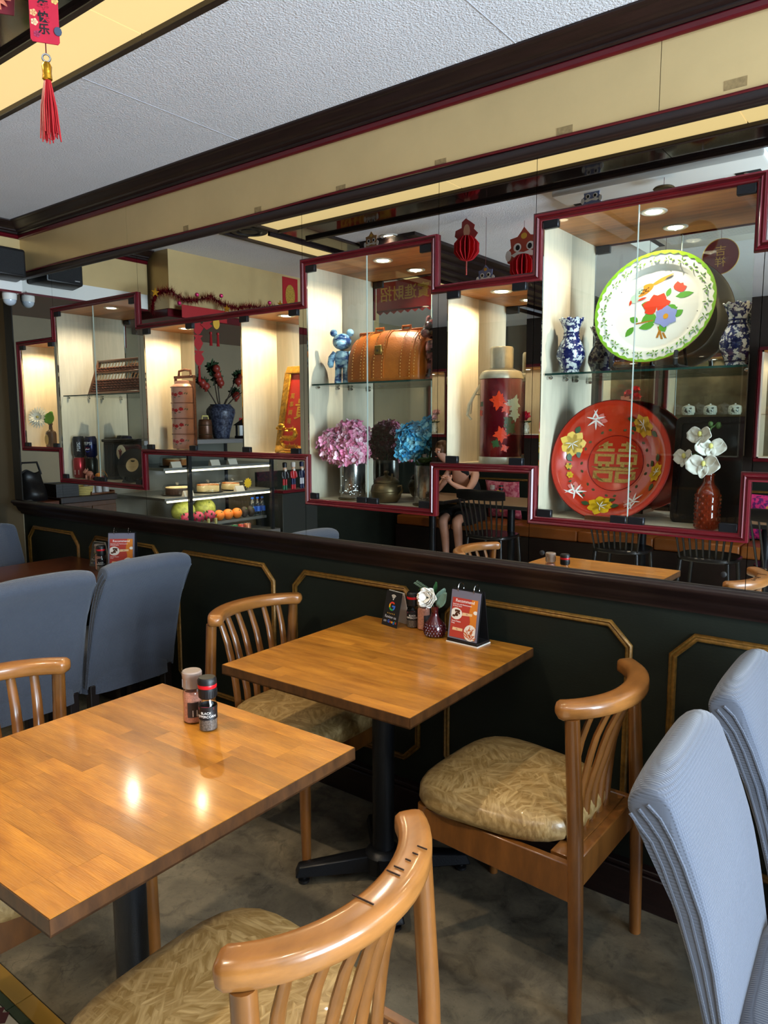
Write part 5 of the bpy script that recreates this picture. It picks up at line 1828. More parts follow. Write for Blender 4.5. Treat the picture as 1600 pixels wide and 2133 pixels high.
cake('dark chocolate cake under a clear dome in the case', -1.215, .963, (M_choc, M_creamc))
cake('cut cheesecake under a clear dome, middle of the case shelf', -1.50, .963, (M_creamc, M_cake), (60, 330))
cake('half orange cake under a clear dome, behind the starburst tag', -1.745, .963, (M_creamc, M_cake), (0, 190))
cake('golden pie under a dome on the upper case shelf', -1.20, 1.176, (M_cake, M_creamc))
for i, (y, z, x) in enumerate(((-1.20, .963, -4.345), (-1.70, .963, -4.36), (-1.10, 1.176, -4.345), (-1.45, 1.176, -4.345), (-1.62, 1.176, -4.345))):
    tag(B().add([(.02, -.042, 0), (.02, .042, 0), (0, .042, .042), (0, -.042, .042), (-.004, -.042, .042), (-.004, .042, .042), (-.02, .042, 0), (-.02, -.042, 0)],
                [(0, 1, 2, 3), (3, 2, 5, 4), (4, 5, 6, 7), (0, 7, 6, 1), (0, 3, 4, 7), (1, 6, 5, 2)]).build('price_card', mat('white_card', C(206, 196, 186), .5), None, (x, y, z), smooth=False),
        'white folded price card in front of ' + ('the chocolate cake', 'the half orange cake', 'the golden pie', 'the upper shelf middle', 'the upper shelf end')[i], 'price card', 'price cards in the food case')
tag(B().prism([((.042 if k % 2 == 0 else .030) * math.cos(k * PI / 11), (.042 if k % 2 == 0 else .030) * math.sin(k * PI / 11)) for k in range(22)], 0, .002, FACE_X).build('starburst_tag', mat('yellow_card', C(206, 168, 30), .5), None, (-4.36, -1.79, 1.02), smooth=False), 'yellow starburst price tag in the food case', 'tag')
M_or = mat('orange_peel', C(214, 112, 26), .5, bump=.4, bscale=300)
M_mel = mat('striped_melon', C(150, 156, 70), .5, var=.45, scale=16, stretch=(1, 3, 3))
M_drag = mat('dragonfruit_skin', C(150, 30, 66), .5, var=.3, scale=30)
M_avo = mat('avocado_skin', C(46, 34, 26), .6, bump=.5, bscale=120)


def fruit(name, label, cat, y, z, r, m, extra, group, x=-4.46):
    t = thing(name, label, cat, (x, y, z), 0, group)
    B().ball((0, 0, r[2]), r, 18, 12).build('flesh', m, t)
    e = B()
    if extra == 'scales':
        for k in range(12):
            a = k * 2.4
            h = r[2] * (.4 + .12 * k)
            rr = r[0] * math.sqrt(max(.05, 1 - ((h - r[2]) / r[2]) ** 2))
            e.lathe([(.008, 0), (0, .026)], n=5, m=aim((rr * math.cos(a), rr * math.sin(a), h), (math.cos(a), math.sin(a), 1.2)))
        e.build('scale', M_leaf, t)['kind'] = 'stuff'
    else:
        e.lathe([(.006, 0), (.004, .006), (0, .007)], n=8, m=aim((r[0] * .75, 0, r[2] * 1.62), (1, 0, .9))).build('stem_end', M_stem, t)
    return t


for i, y in enumerate((-1.575, -1.665, -1.755)):
    fruit('orange', ('leftmost', 'middle', 'rightmost')[i] + ' of the three oranges in the food case', 'orange', y, .735, (.043, .043, .042), M_or, 0, 'oranges in the food case')
for i, y in enumerate((-1.835, -1.905)):
    fruit('avocado', ('dark avocado next to the oranges in the case', 'dark avocado above the water bottles in the case')[i], 'avocado', y, .735, (.034, .034, .044), M_avo, 0, 'avocados in the food case')
for i, (y, x) in enumerate(((-1.345, -4.60), (-1.56, -4.62))):
    fruit('melon', ('pale striped melon behind the dragon fruit', 'pale striped melon behind the oranges')[i], 'melon', y, .735, (.085, .095, .085), M_mel, 0, 'melons in the food case', x)
for i, y in enumerate((-1.27, -1.375, -1.485)):
    fruit('dragon_fruit', ('leftmost', 'middle', 'rightmost')[i] + ' of the three dragon fruits in the case', 'dragon fruit', y, .735, (.045, .048, .046), M_drag, 'scales', 'dragon fruits in the food case')
M_pet = thin_glass('bottle_plastic', (.8, .9, .97, 1), 1.8)
for i, y in enumerate((-1.945, -2.0, -2.05)):
    t = thing('water_bottle', ('first', 'second', 'third')[i] + ' of three small water bottles right of the fruit', 'bottle', (-4.46, y + .02, .735), 0, 'water bottles in the case')
    B().lathe([(.024, 0), (.026, .004), (.026, .10), (.020, .122), (.010, .135), (.010, .142)], n=18).build('bottle', M_pet, t)
    B().lathe([(.0264, .038), (.0264, .078)], n=18).build('label', mat('blue_label', C(36, 80, 170), .4), t)
    B().lathe([(.012, .141), (.012, .154), (0, .155)], n=14).build('cap', mat('blue_cap', C(30, 90, 190), .4), t)
for i, (y, c) in enumerate(((-1.53, C(160, 40, 60)), (-1.59, C(30, 110, 60)), (-1.65, C(34, 120, 70)), (-1.72, C(190, 70, 60)), (-1.785, C(196, 120, 90)))):
    t = thing('small_can', ('dark pink', 'green', 'bright green', 'red', 'salmon')[i] + ' drink can in the bottom row of the case', 'can', (-4.37, y, .6355), 0, 'drink cans in the food case')
    B().lathe([(.024, 0), (.027, .003), (.027, .062), (.023, .068)], n=18).build('body', mat('case_can_%d' % i, c, .3, .4), t)
    B().lathe([(.024, .067), (.0243, .069), (.022, .07), (0, .067)], n=18).build('lid', M_chrome, t)
for i, y in enumerate((-1.40, -1.47)):
    t = thing('green_bottle', ('left', 'right')[i] + ' green bottle with foil neck in the case', 'bottle', (-4.37, y, .6355), 0, 'green bottles in the food case')
    B().lathe([(.020, 0), (.022, .003), (.022, .07), (.011, .095), (.010, .10)], n=16).build('bottle', mat('green_bottle_glass', C(30, 60, 34), .15), t)
    B().lathe([(.0115, .095), (.011, .138), (0, .139)], n=14).build('foil_neck', mat('champagne_foil', C(176, 166, 110), .35, .6), t)

# --- on top of the case
t = thing('pomegranate_vase', 'dark speckled vase with pomegranate branches on the food case', 'vase', (-4.50, -1.655, 1.372))
B().lathe([(.06, 0), (.062, .004), (.07, .05), (.098, .15), (.112, .20), (.108, .225), (.085, .25), (.078, .255), (.082, .262), (.076, .262)], n=32).build('vase', mat('speckled_navy_glaze', C(20, 24, 44), .4, col2=C(96, 104, 124), scale=60, detail=8, rp=(.42, .75)), t)
r = random.Random(11)
M_pom = mat('pomegranate_skin', C(132, 44, 34), .4, var=.25, scale=20)
br = []
for k, (y, x, z) in enumerate(((.24, .06, .44), (.16, .10, .55), (.03, .0, .48), (-.15, .06, .50), (-.27, .10, .42), (-.20, -.05, .36))):
    p = [(0, 0, .2), (x * .3, y * .35, .30), (x * .7, y * .75, .30 + (z - .3) * .7), (x, y, z)]
    B().tube(p, [.006, .005, .004, .003], 6).build('branch', mat('twig_bark', C(50, 36, 24), .7), t)
    lf = B()
    for j in range(54):
        u = r.uniform(.25, 1.08)
        a = Vector(p[2]).lerp(Vector(p[3]), u)
        petal(lf, aim(a, (r.uniform(-1, 1), r.uniform(-1, 1), r.uniform(-.3, 1)), r.uniform(0, 6)), r.uniform(.035, .06), .013, .2, .2, 3, 1)
    lf.build('leaves', mat('pomegranate_leaf', C(40, 64, 38), .5), t)['kind'] = 'stuff'
    for j in range(2):
        a = Vector(p[2]).lerp(Vector(p[3]), (.35, .9)[j]) + Vector((.03, r.uniform(-.02, .02), -.02))
        q = B().ball(a, (.030, .030, .030), 14, 10).build('pomegranate', M_pom, t)
        B().lathe([(.008, 0), (.013, .012), (.010, .012), (.006, .004)], n=6, m=aim(a - Vector((0, 0, .028)), (.2, 0, -1))).build('crown', M_pom, q)
t = thing('drinks_jug', 'brown lidded drinks jug with pale handle on the food case', 'jug', (-4.50, -1.50, 1.372))
B().lathe([(.050, 0), (.053, .004), (.051, .120), (.047, .135)], n=26).build('body', mat('brown_jug', C(86, 54, 34), .35, .3), t)
B().lathe([(.049, .135), (.044, .145), (.012, .150), (0, .150)], n=26).build('lid', mat('brown_jug', C(86, 54, 34)), t)
B().tube([(0, -.03, .148), (0, -.026, .172), (0, .026, .172), (0, .03, .148)], .006, 8).build('handle', mat('pale_yellow_plastic', C(206, 190, 110), .5), t)
for z in (.03, .10):
    B().lathe([(.0525, z), (.0545, z + .003), (.0525, z + .006)], n=26, ring=True).build('hoop', M_bronze, t)
t = thing('house_lantern', 'small black house shaped lantern on the food case', 'lantern', (-4.38, -1.80, 1.372))
for x in (-.05, .05):
    for y in (-.05, .05):
        B().box(x - .006, x + .006, y - .006, y + .006, .02, .10).build('corner_post', M_plast, t)
B().box(-.062, .062, -.062, .062, 0, .02).build('base', M_plast, t, bev=.002)
B().add([(-.07, -.07, .10), (.07, -.07, .10), (.07, .07, .10), (-.07, .07, .10), (-.012, 0, .165), (.012, 0, .165)], [(0, 3, 2, 1), (0, 1, 5, 4), (2, 3, 4, 5), (1, 2, 5), (3, 0, 4)]).build('roof', M_plast, t, smooth=False)
B().box(-.047, .047, -.047, .047, .022, .098).build('pane', M_dome, t, smooth=False)
B().lathe([(.018, .02), (.018, .065), (0, .066)], n=14).build('candle', M_creamc, t)
t = thing('leaflet_stand', 'small white and red leaflet standing behind the lantern', 'leaflet', (-4.55, -1.93, 1.372))
B().box(-.004, .0, -.045, .045, 0, .16).build('card', M_white2, t, smooth=False)
B().box(.0, .0006, -.045, .045, .11, .16).build('red_heading', M_paper, t, smooth=False)

# --- nutcrackers and their shelf
o = tag(B().box(-.06, .06, -.22, .20, -.012, .012).build('red_shelf', M_red, None, (-4.33, -2.29, .93), bev=.002), 'narrow red shelf carrying the nutcracker dolls', 'shelf')
tag(B().box(-.20, .06, -.22, .20, 0, .915).build('shelf_cabinet', mat('dark_counter', C(30, 34, 32)), None, (-4.34, -2.29, 0), bev=.004), 'dark cabinet under the nutcracker shelf', 'cabinet')
for i, (y, c1, c2, c3) in enumerate(((-2.17, C(20, 20, 24), C(170, 30, 36), C(26, 90, 60)), (-2.27, C(180, 30, 34), C(30, 36, 80), C(190, 30, 40)), (-2.37, C(26, 30, 60), C(214, 214, 220), C(30, 36, 70)))):
    t = thing('nutcracker', ('nutcracker doll with red trousers and green boots', 'nutcracker doll in a red coat with blue trousers', 'nutcracker doll in navy coat with white trousers')[i], 'doll', (-4.33, y, .942), 0, 'nutcracker dolls on the red shelf')
    ma_, mb_, mc_ = mat('nut_a%d' % i, c1, .35), mat('nut_b%d' % i, c2, .35), mat('nut_c%d' % i, c3, .35)
    for s in (-1, 1):
        B().lathe([(.011, 0), (.011, .036), (.010, .037)], (0, s * .013, 0), 10).build('boot', mc_, t)
        B().lathe([(.010, .037), (.0095, .09)], (0, s * .013, 0), 10).build('trouser_leg', mb_, t)
        B().tube([(0, s * .026, .145), (.004, s * .033, .12), (.008, s * .030, .095)], .008, 8).build('arm', ma_, t)
    B().lathe([(.022, .088), (.025, .10), (.022, .15), (.012, .156)], n=14, sx=.8).build('coat', ma_, t)
    B().ball((0, 0, .172), (.015, .015, .018)).build('head', mat('doll_skin', C(226, 178, 146), .5), t)
    B().lathe([(.018, .184), (.019, .22), (.012, .226), (0, .226)], n=14).build('hat', (ma_, mat('doll_fur', C(220, 214, 206), .8), ma_)[i], t)
    B().ball((.010, 0, .160), (.009, .013, .014)).build('beard', mat('doll_fur', C(220, 214, 206), .8), t)

# --- sideboard to the left of the case
t = thing('sideboard', 'dark wooden sideboard with green end against the left wall', 'sideboard', (-4.82, -.60, 0))
B().box(-.21, .21, -.20, .22, .96, 1.0).build('top', M_dark, t, bev=.003)
B().box(-.20, .20, -.19, .205, .06, .96).build('body', mat('brown_sideboard', C(70, 44, 28), .45, var=.25, scale=5, stretch=(9, 9, 1)), t, bev=.003)
B().box(-.20, .20, .205, .212, .06, .96).build('green_end', mat('bottle_green_paint', C(30, 56, 26), .5), t, smooth=False)
for y in (-.095, .105):
    q = B().box(.20, .212, y - .09, y + .09, .50, .93).build('door', mat('brown_sideboard', C(70, 44, 28)), t, bev=.003)
    B().ball((.218, y + .06, .72), .010, 10, 6).build('knob', M_bronze, q)
t = thing('side_table', 'dark side table at the far left end of the mirrors', 'table', (-4.82, -.20, 0))
B().box(-.21, .21, -.17, .17, .95, .985).build('top', M_darktab, t, bev=.003)
for x in (-.18, .18):
    for y in (-.145, .145):
        B().box(x - .02, x + .02, y - .02, y + .02, 0, .95).build('leg', M_leg, t)
t = thing('black_bag', 'slumped black bag on the side table, far left of the mirror', 'bag', (-4.78, -.255, .985))
B().grid(lambda u, v: ((.10 + .03 * math.sin(6 * v)) * (1 - .25 * v) * math.cos(2 * PI * u), (.105 + .015 * math.cos(5 * u * PI)) * (1 - .35 * v) * math.sin(2 * PI * u), .19 * v + .012 * math.sin(8 * PI * u) * v), 28, 8).lathe([(0, 0), (.01, .0)]).build('body', mat('black_leather', C(16, 15, 16), .45), t, sub=1)
B().tube([(.02, -.08, .17), (.03, -.05, .25), (.03, .05, .25), (.02, .08, .17)], .007, 8).build('handle', mat('black_leather', C(16, 15, 16)), t)
t = thing('serving_plate', 'white plate on the side table in front of the black bag', 'plate', (-4.665, -.125, .985))
B().lathe([(.03, 0), (.05, .003), (.085, .012), (.088, .014), (.082, .013), (.05, .006), (0, .005)], n=28).build('plate', M_porc, t)
for k in range(5):
    tag(B().box(-.09, .09, -.075, .075, 0, .012).box(-.095, .095, -.08, -.075, 0, .017).box(-.095, .095, .075, .08, 0, .017).box(-.095, -.09, -.075, .075, 0, .017).box(.09, .095, -.075, .075, 0, .017).build('black_tray', M_plast, None, (-4.76, -.462, 1.0 + k * .0175), smooth=False),
        'black serving tray, %s of the stack of five beside the yellow basket' % ('bottom', 'second from bottom', 'middle', 'second from top', 'top')[k], 'tray', 'black trays on the sideboard')
t = thing('woven_basket', 'pale yellow woven basket on the sideboard', 'basket', (-4.74, -.605, 1.0))
for k in range(5):
    B().tube([(.075 * math.cos(a) * (1 + .04 * k), .058 * math.sin(a) * (1 + .04 * k), .006 + k * .012) for a in [2 * PI * i / 28 for i in range(28)]], .0065, 6, closed=True).build('woven_ring', mat('pale_wicker', C(176, 160, 96), .7), t)
B().lathe([(0, .001), (.07, .001), (.07, .006), (0, .006)], n=24, sy=.78).build('floor', mat('pale_wicker', C(176, 160, 96)), t)
t = thing('cup_tray', 'wooden tray of upturned grey cups on the sideboard', 'tray', (-4.74, -.715, 1.0))
B().box(-.09, .09, -.085, .085, 0, .010).box(-.09, .09, -.09, -.085, 0, .022).box(-.09, .09, .085, .09, 0, .022).build('tray', M_awood, t, bev=.001)
for i in range(2):
    for j in range(3):
        tag(B().lathe([(.024, 0), (.024, .005), (.020, .045), (.018, .050), (0, .050)], n=18).build('grey_cup', mat('grey_cup', C(150, 152, 156), .4), None, (-4.77 + .06 * i, -.770 + .055 * j, 1.0105)),
            'upturned grey cup on the sideboard tray, %s of the %s row' % (('last', 'middle', 'first')[j], ('wall side', 'room side')[i]), 'cup', 'grey cups on the sideboard tray')

# --- festive things round the counter
M_tin = mat('red_tinsel', C(150, 12, 34), .22, .7)
t = thing('tinsel_garland', 'shaggy red tinsel garland with gold stars along the bulkhead', 'garland', (-3.95, 0, 0))
path = [(-.66, 2.17), (-.67, 2.24), (-.72, 2.30), (-.80, 2.31), (-.90, 2.27), (-1.0, 2.28), (-1.12, 2.32), (-1.22, 2.28), (-1.34, 2.27), (-1.46, 2.30), (-1.60, 2.30), (-1.74, 2.32)]
r = random.Random(6)
b = B()
N_ = 2600
for k in range(N_):
    u = k / N_ * (len(path) - 1)
    j = min(len(path) - 2, int(u))
    p = Vector((0.02, path[j][0] + (path[j + 1][0] - path[j][0]) * (u - j), path[j][1] + (path[j + 1][1] - path[j][1]) * (u - j)))
    d = Vector((r.gauss(0, 1), r.gauss(0, 1), r.gauss(0, 1))).normalized()
    a_, c_ = frame(d)
    l = r.uniform(.025, .055)
    b.add([p - a_ * .0024, p + a_ * .0024, p + d * l], [(0, 1, 2)])
o = b.build('tinsel', M_tin, t, smooth=False)
o['kind'] = 'stuff'
B().tube([(.02, y, z) for y, z in path], .004, 6).build('cord', M_red, t)
for y, z in ((-.66, 2.28), (-1.22, 2.25), (-1.72, 2.34)):
    B().prism([((.030 if k % 2 == 0 else .012) * math.sin(k * PI / 5), (.030 if k % 2 == 0 else .012) * math.cos(k * PI / 5)) for k in range(10)], 0, .003, Matrix.Translation((.055, y, z)) @ FACE_X).build('gold_star', M_gold, t, smooth=False)
for y, z in ((-.98, 2.31), (-1.18, 2.33), (-1.62, 2.34), (-.84, 2.24)):
    B().ball((.05, y, z), .014, 8, 6).build('pink_bauble', mat('pink_bauble', C(200, 40, 100), .2, .4), t)


def tassel(t, x, y, z, l, m=None):
    m = m or M_paper
    B().lathe([(.008, 0), (.010, -.008), (.008, -.016)], (x, y, z), 10).build('tassel_head', m, t)
    b = B()
    for k in range(18):
        a = 2.4 * k
        q = .005 + .006 * (k % 4) / 3
        b.tube([(x + .005 * math.cos(a), y + .005 * math.sin(a), z - .014), (x + q * math.cos(a), y + q * math.sin(a), z - l)], .0016, 4)
    b.build('tassel_threads', m, t)['kind'] = 'stuff'


t = thing('paper_cut_banner', 'red paper cut banner with tassels hanging beside the food counter', 'decoration', (-3.93, -1.05, 0))
B().box(-.001, .001, -.20, .17, 2.16, 2.24).build('header', M_paper, t, smooth=False)
for i, (y, z0, z1, w_) in enumerate(((.05, 2.16, 2.06, .05), (.05, 2.06, 1.96, .04), (.05, 1.96, 1.86, .045), (-.02, 2.16, 2.10, .05))):
    pts = [(-w_, z0), (-w_ * .5, z0 - .02), (-w_, (z0 + z1) / 2), (-w_ * .4, z1 + .01), (0, z1), (w_ * .4, z1 + .01), (w_, (z0 + z1) / 2), (w_ * .5, z0 - .02), (w_, z0)]
    B().prism(pts, -.001, .001, Matrix.Translation((.0 + .002 * i, y, 0)) @ FACE_X).build('cut_panel', M_paper, t, smooth=False)
for y, z in ((-.055, 2.09), (-.115, 2.09)):
    tassel(t, .004, y, z, .09)
B().lathe([(.028, 0), (.028, .004)], n=18, m=Matrix.Translation((.006, -.10, 2.15)) @ FACE_X @ Matrix.Scale(1.4, 4, (0, 1, 0))).build('gold_medal', M_goldp, t)
tassel(t, .006, .05, 1.86, .10)
o = thing('luck_poster', 'red and gold printed poster on the metal bulkhead', 'poster', (-3.998, -1.93, 2.41))
B().box(-.001, .001, -.08, .08, -.16, .16).build('sheet', M_paper, o, smooth=False)
B().prism(ell(0, .03, .05, .08, 20), .0011, .0016, FACE_X).build('gold_figure', mat('gold_sequin', C(200, 160, 70), .4, .6, var=.6, scale=160), o, smooth=False)
text('lettering', '福', .06, M_goldp, o, Matrix.Translation((.0018, 0, -.10)) @ FACE_X, .0003)
o = thing('fortune_banner', 'red banner with gold characters hanging under the ceiling', 'banner', (-3.02, -1.62, 2.36))
B().box(-.24, .24, -.001, .001, -.10, .10).build('cloth', mat('red_banner_cloth', C(168, 22, 26), .6), o, smooth=False)
B().prism([(-.24 + .03 * k, -.10 - .02 * (k % 2)) for k in range(17)] + [(.24, -.09), (-.24, -.09)], -.001, .001, UP).build('fringe', M_paper, o, smooth=False)
text('lettering', '寶進財招', .105, M_goldp, o, Matrix.Translation((0, .0014, .01)) @ FACE_Y, .0003, bold=.0015)
B().tube([(-.2, 0, .10), (-.2, 0, .222)], .001, 4).tube([(.2, 0, .10), (.2, 0, .222)], .001, 4).build('hanging_thread', M_red, o)

# hanging ornaments under the ceiling
def hang(name, label, x, y, z, rz=0):
    t = thing(name, label, 'ornament', (x, y, z), rz, 'hanging festive ornaments')
    B().tube([(0, 0, .0), (0, 0, ZC - z - .001)], .0011, 4).build('thread', M_red, t)
    return t


def honeycomb(t, z, r_, m):
    b = B()
    for k in range(16):
        a = 2 * PI * k / 16
        M_ = Matrix.Translation((0, 0, z)) @ Matrix.Rotation(a, 4, 'Z')
        pts = [(0, -r_)] + [(r_ * (1 + .08 * (j % 2)) * math.cos(R(-80 + 20 * j)), r_ * math.sin(R(-80 + 20 * j))) for j in range(9)] + [(0, r_)]
        b.prism(pts, -.0012, .0012, M_ @ UP)
    b.build('honeycomb_ball', m, t, smooth=False)


M_honey = mat('red_tissue_paper', C(190, 18, 30), .7)
t = hang('paper_lantern', 'red honeycomb paper ball with child figure card above', -2.135, -1.39, 2.445)
honeycomb(t, -.02, .068, M_honey)
B().prism([(-.045, .02), (-.07, .05), (-.045, .075), (-.05, .095), (-.02, .118), (.006, .136), (.03, .12), (.032, .09), (.07, .08), (.075, .05), (.04, .02)], -.001, .001, FACE_Y).build('figure_card', mat('dull_red_card', C(150, 50, 46), .6), t, smooth=False)
B().prism(ell(0, .07, .02, .035), .0011, .0016, FACE_Y).build('figure_print', mat('peach_print', C(206, 150, 120), .6), t, smooth=False)
B().tube([(0, 0, -.08), (0, 0, -.16)], .005, 6).build('paper_tail', mat('patterned_tail', C(170, 60, 50), .6, var=.6, scale=90), t)


def lion(label, x, y, z, s, col, comb):
    t = hang('lion_mask', label, x, y, z + .07 * s, R(4))
    P = lambda pts: [(a * s, b_ * s) for a, b_ in pts]
    B().prism(P([(-.075, -.06), (-.085, -.02), (-.06, .0), (-.065, .035), (-.03, .04), (-.012, .06), (0, .075), (.012, .06), (.03, .04), (.065, .035), (.06, .0), (.085, -.02), (.075, -.06), (.03, -.075), (-.03, -.075)]), -.0012, .0012, FACE_Y @ Matrix.Translation((0, -.07 * s, 0))).build('mask_card', mat('lion_' + label.split()[0], col, .6), t, smooth=False)
    for d in (-1, 1):
        q = B().prism(ell(d * .030 * s, -.072 * s, .018 * s, .017 * s), .0012, .002, FACE_Y).build('eye', M_white2, t, smooth=False)
        B().prism(ell(d * .028 * s, -.073 * s, .010 * s, .011 * s), .002, .0026, FACE_Y).build('pupil', M_blackp, q, smooth=False)
        B().prism(ell(d * .072 * s, -.10 * s, .014 * s, .022 * s), .0012, .002, FACE_Y).build('fur_tuft', M_white2, t, smooth=False)
    B().prism(P([(-.06, -.10), (-.03, -.088), (0, -.094), (.03, -.088), (.06, -.10), (.04, -.112), (0, -.104), (-.04, -.112)]), .0012, .002, FACE_Y).build('white_brow', M_white2, t, smooth=False)
    B().prism(ell(0, -.03 * s, .014 * s, .012 * s), .0012, .002, FACE_Y).build('forehead_jewel', M_goldp, t, smooth=False)
    if comb:
        honeycomb(t, -.155 * s, .055 * s, M_honey)


lion('orange red lion mask ornament with a honeycomb mouth', -1.915, -1.63, 2.45, 1.35, C(176, 70, 48), True)
lion('tiny blue white lion ornament high above the bird tray', -1.39, -1.27, 2.535, .62, C(120, 130, 170), False)
lion('tiny pale lion ornament low beside the honeycomb ball', -2.05, -1.45, 2.285, .7, C(170, 120, 150), False)
lion('brown tiger faced card ornament over the bag cabinet', -2.72, -1.30, 2.535, .66, C(176, 130, 80), False)
t = hang('round_fan', 'round dark red paper fan with gold characters', -.985, -1.56, 2.40)
B().lathe([(.088, -.001), (.088, .001)], n=36, m=Matrix.Translation((0, 0, -.07)) @ FACE_Y).build('disc', mat('maroon_fan', C(110, 26, 34), .5), t)
B().tube([(.088 * math.cos(2 * PI * k / 36), 0, -.07 + .088 * math.sin(2 * PI * k / 36)) for k in range(36)], .0022, 5, closed=True).build('fan_edge', M_goldp, t)
for i, ch in enumerate('吉祥'):
    text('lettering', ch, .055, M_goldp, t, Matrix.Translation((0, .0014, -.045 - .055 * i)) @ FACE_Y, .0003)
t = hang('brass_bell', 'small brass disc hanging under the air conditioner', -1.06, -1.265, 2.505)
B().lathe([(.042, -.006), (.046, -.002), (.040, .004), (.010, .012), (0, .013)], n=28).build('disc', M_bronze, t)

# ornament near the camera, upper left
t = hang('new_year_tag', 'red new year tag with black characters and a long red tassel', -1.225, -1.45, 2.25, R(57))
B().prism([(-.022, -.138), (-.019, -.142), (.019, -.142), (.022, -.138), (.022, .02), (.0, .035), (-.022, .02)], -.001, .001, UP).build('card', mat('crimson_card', C(172, 16, 44), .5, var=.1, scale=30), t, smooth=False)
for i, ch in enumerate('新年快乐'):
    text('lettering', ch, .0175, M_blackp, t, Matrix.Translation((-.001, -.0014, -.066 - .0187 * i)) @ UP, .0003, bold=.0004)
for (x, z, c) in ((-.016, -.098, C(214, 150, 100)), (.017, -.075, C(206, 160, 90)), (-.015, -.112, C(214, 170, 130)), (-.012, -.130, C(150, 40, 70))):
    b = B()
    for j in range(5):
        b.prism(leafp(x, z, .006, .003, j * 1.257), .0011, .0016, UP)
    b.build('blossom_print', mat('blossom_%d' % int(-1000 * z), c, .5), t, smooth=False)
B().prism(ell(.020, -.122, .006, .007, 10), .001, .003, UP).build('grey_bead_flower', mat('slate_print', C(56, 66, 84), .5), t, smooth=False)
B().tube([(0, 0, -.140), (0, 0, -.158)], .001, 5).build('cord', M_red, t)
B().tube([(.006 * math.cos(a), 0, -.165 + .006 * math.sin(a)) for a in [2 * PI * k / 16 for k in range(16)]], .0016, 6, closed=True).build('ring', M_chrome, t)
B().lathe([(.005, -.172), (.008, -.178), (.007, -.188), (.008, -.198), (.006, -.200)], n=12).build('gold_cap', M_gold, t)
b = B()
r = random.Random(2)
for k in range(46):
    a = 2.4 * k
    q = .002 + .0135 * math.sqrt(k / 46)
    b.tube([(.004 * math.cos(a), .004 * math.sin(a), -.197), (q * .8 * math.cos(a), q * .8 * math.sin(a), -.24), (q * math.cos(a) + r.uniform(-.002, .002), q * math.sin(a), -.288 + r.uniform(-.008, .008))], .0011, 4)
b.build('tassel_threads', M_paper, t)['kind'] = 'stuff'
t = hang('flower_card', 'dark pink card with a salmon paper flower, upper left corner', -1.318, -1.485, 2.245, R(57))
B().prism([(-.03, -.075), (.03, -.075), (.034, -.02), (.03, .05), (-.03, .05), (-.034, -.02)], -.001, .001, UP).build('card', mat('dusky_pink_card', C(120, 34, 44), .5), t, smooth=False)
b = B()
for lay in range(3):
    for k in range(16):
        petal(b, aim((0, -.004 - .004 * lay, -.045), (0, -1, -.1)) @ Matrix.Rotation(2 * PI * (k + .33 * lay) / 16, 4, 'Z'), .030 - .007 * lay, .0045, .25 + .4 * lay, .2, 3, 1)
b.build('petals', mat('salmon_paper', C(226, 140, 110), .6), t)
B().ball((0, -.014, -.045), .006).build('flower_eye', M_goldp, t)

# --- air conditioner, speaker, dome camera
t = thing('air_conditioner', 'white ceiling cassette air conditioner with grille', 'air conditioner', (-1.12, -1.76, ZC))
B().box(-.46, .46, -.52, .52, -.035, -.001).build('panel', M_white, t, bev=.012, seg=2)
B().box(-.27, .27, -.33, .33, -.038, -.034).build('grille_back', mat('grey_grille', C(120, 122, 126), .5), t, smooth=False)
for k in range(26):
    B().box(-.27, .27, -.328 + k * .0256, -.318 + k * .0256, -.043, -.037).build('grille_slat', M_white, t, smooth=False)
for s in (-1, 1):
    B().box(s * .365 - .05, s * .365 + .05, -.36, .36, -.037, -.034).build('air_slot', M_blackp, t, smooth=False)
    B().box(-.045, .045, -.35, .35, -.003, .003, Matrix.Translation((s * .375, 0, -.048)) @ Matrix.Rotation(s * R(28), 4, 'Y')).build('flap', M_white, t, bev=.002)
t = thing('wall_speaker', 'black loudspeaker on the bulkhead in the far corner', 'speaker', (-4.195, -.165, 2.36))
B().add([(0, -.14, -.09), (.16, -.11, -.085), (.16, .11, -.085), (0, .14, -.09), (0, -.14, .09), (.16, -.11, .06), (.16, .11, .06), (0, .14, .09)], [(0, 3, 2, 1), (4, 5, 6, 7), (0, 1, 5, 4), (1, 2, 6, 5), (2, 3, 7, 6), (3, 0, 4, 7)]).build('box', M_plast, t, bev=.012, seg=2)
B().box(.158, .164, -.10, .10, -.075, .05).build('grille', mat('black_grille', C(14, 14, 15), .7, bump=.6, bscale=400), t, bev=.003)
B().box(.164, .1655, -.085, -.055, -.065, -.06).build('badge', M_steel, t, smooth=False)
t = thing('dome_camera', 'white security dome camera under the bulkhead in the far corner', 'camera', (-4.25, -.05, 2.214))
B().lathe([(.038, 0), (.039, -.006), (.037, -.03), (.035, -.034)], n=26).build('housing', M_white, t)
B().ball((0, 0, -.034), (.035, .035, .032), 22, 12).build('dome', mat('pale_dome', C(190, 198, 206), .2, coat=.5), t)
B().tube([(.03, .03, .0), (.05, .045, .008), (.10, .05, .010)], .003, 6).build('cable', M_white, t)
B().lathe([(.095, .012), (.10, .004), (.105, -.002), (.075, -.004), (.07, .004), (.055, .004), (.05, -.002), (0, -.004)], n=30, m=Matrix.Translation((0, 0, 0))).build('grille', M_plast, None, (-3.275, -.868, ZC - .003))
o = bpy.data.objects['grille.001'] if 'grille.001' in bpy.data.objects else None
if o:
    o.name = 'ceiling_speaker'
    tag(o, 'round black speaker set into the brown ceiling square', 'speaker')

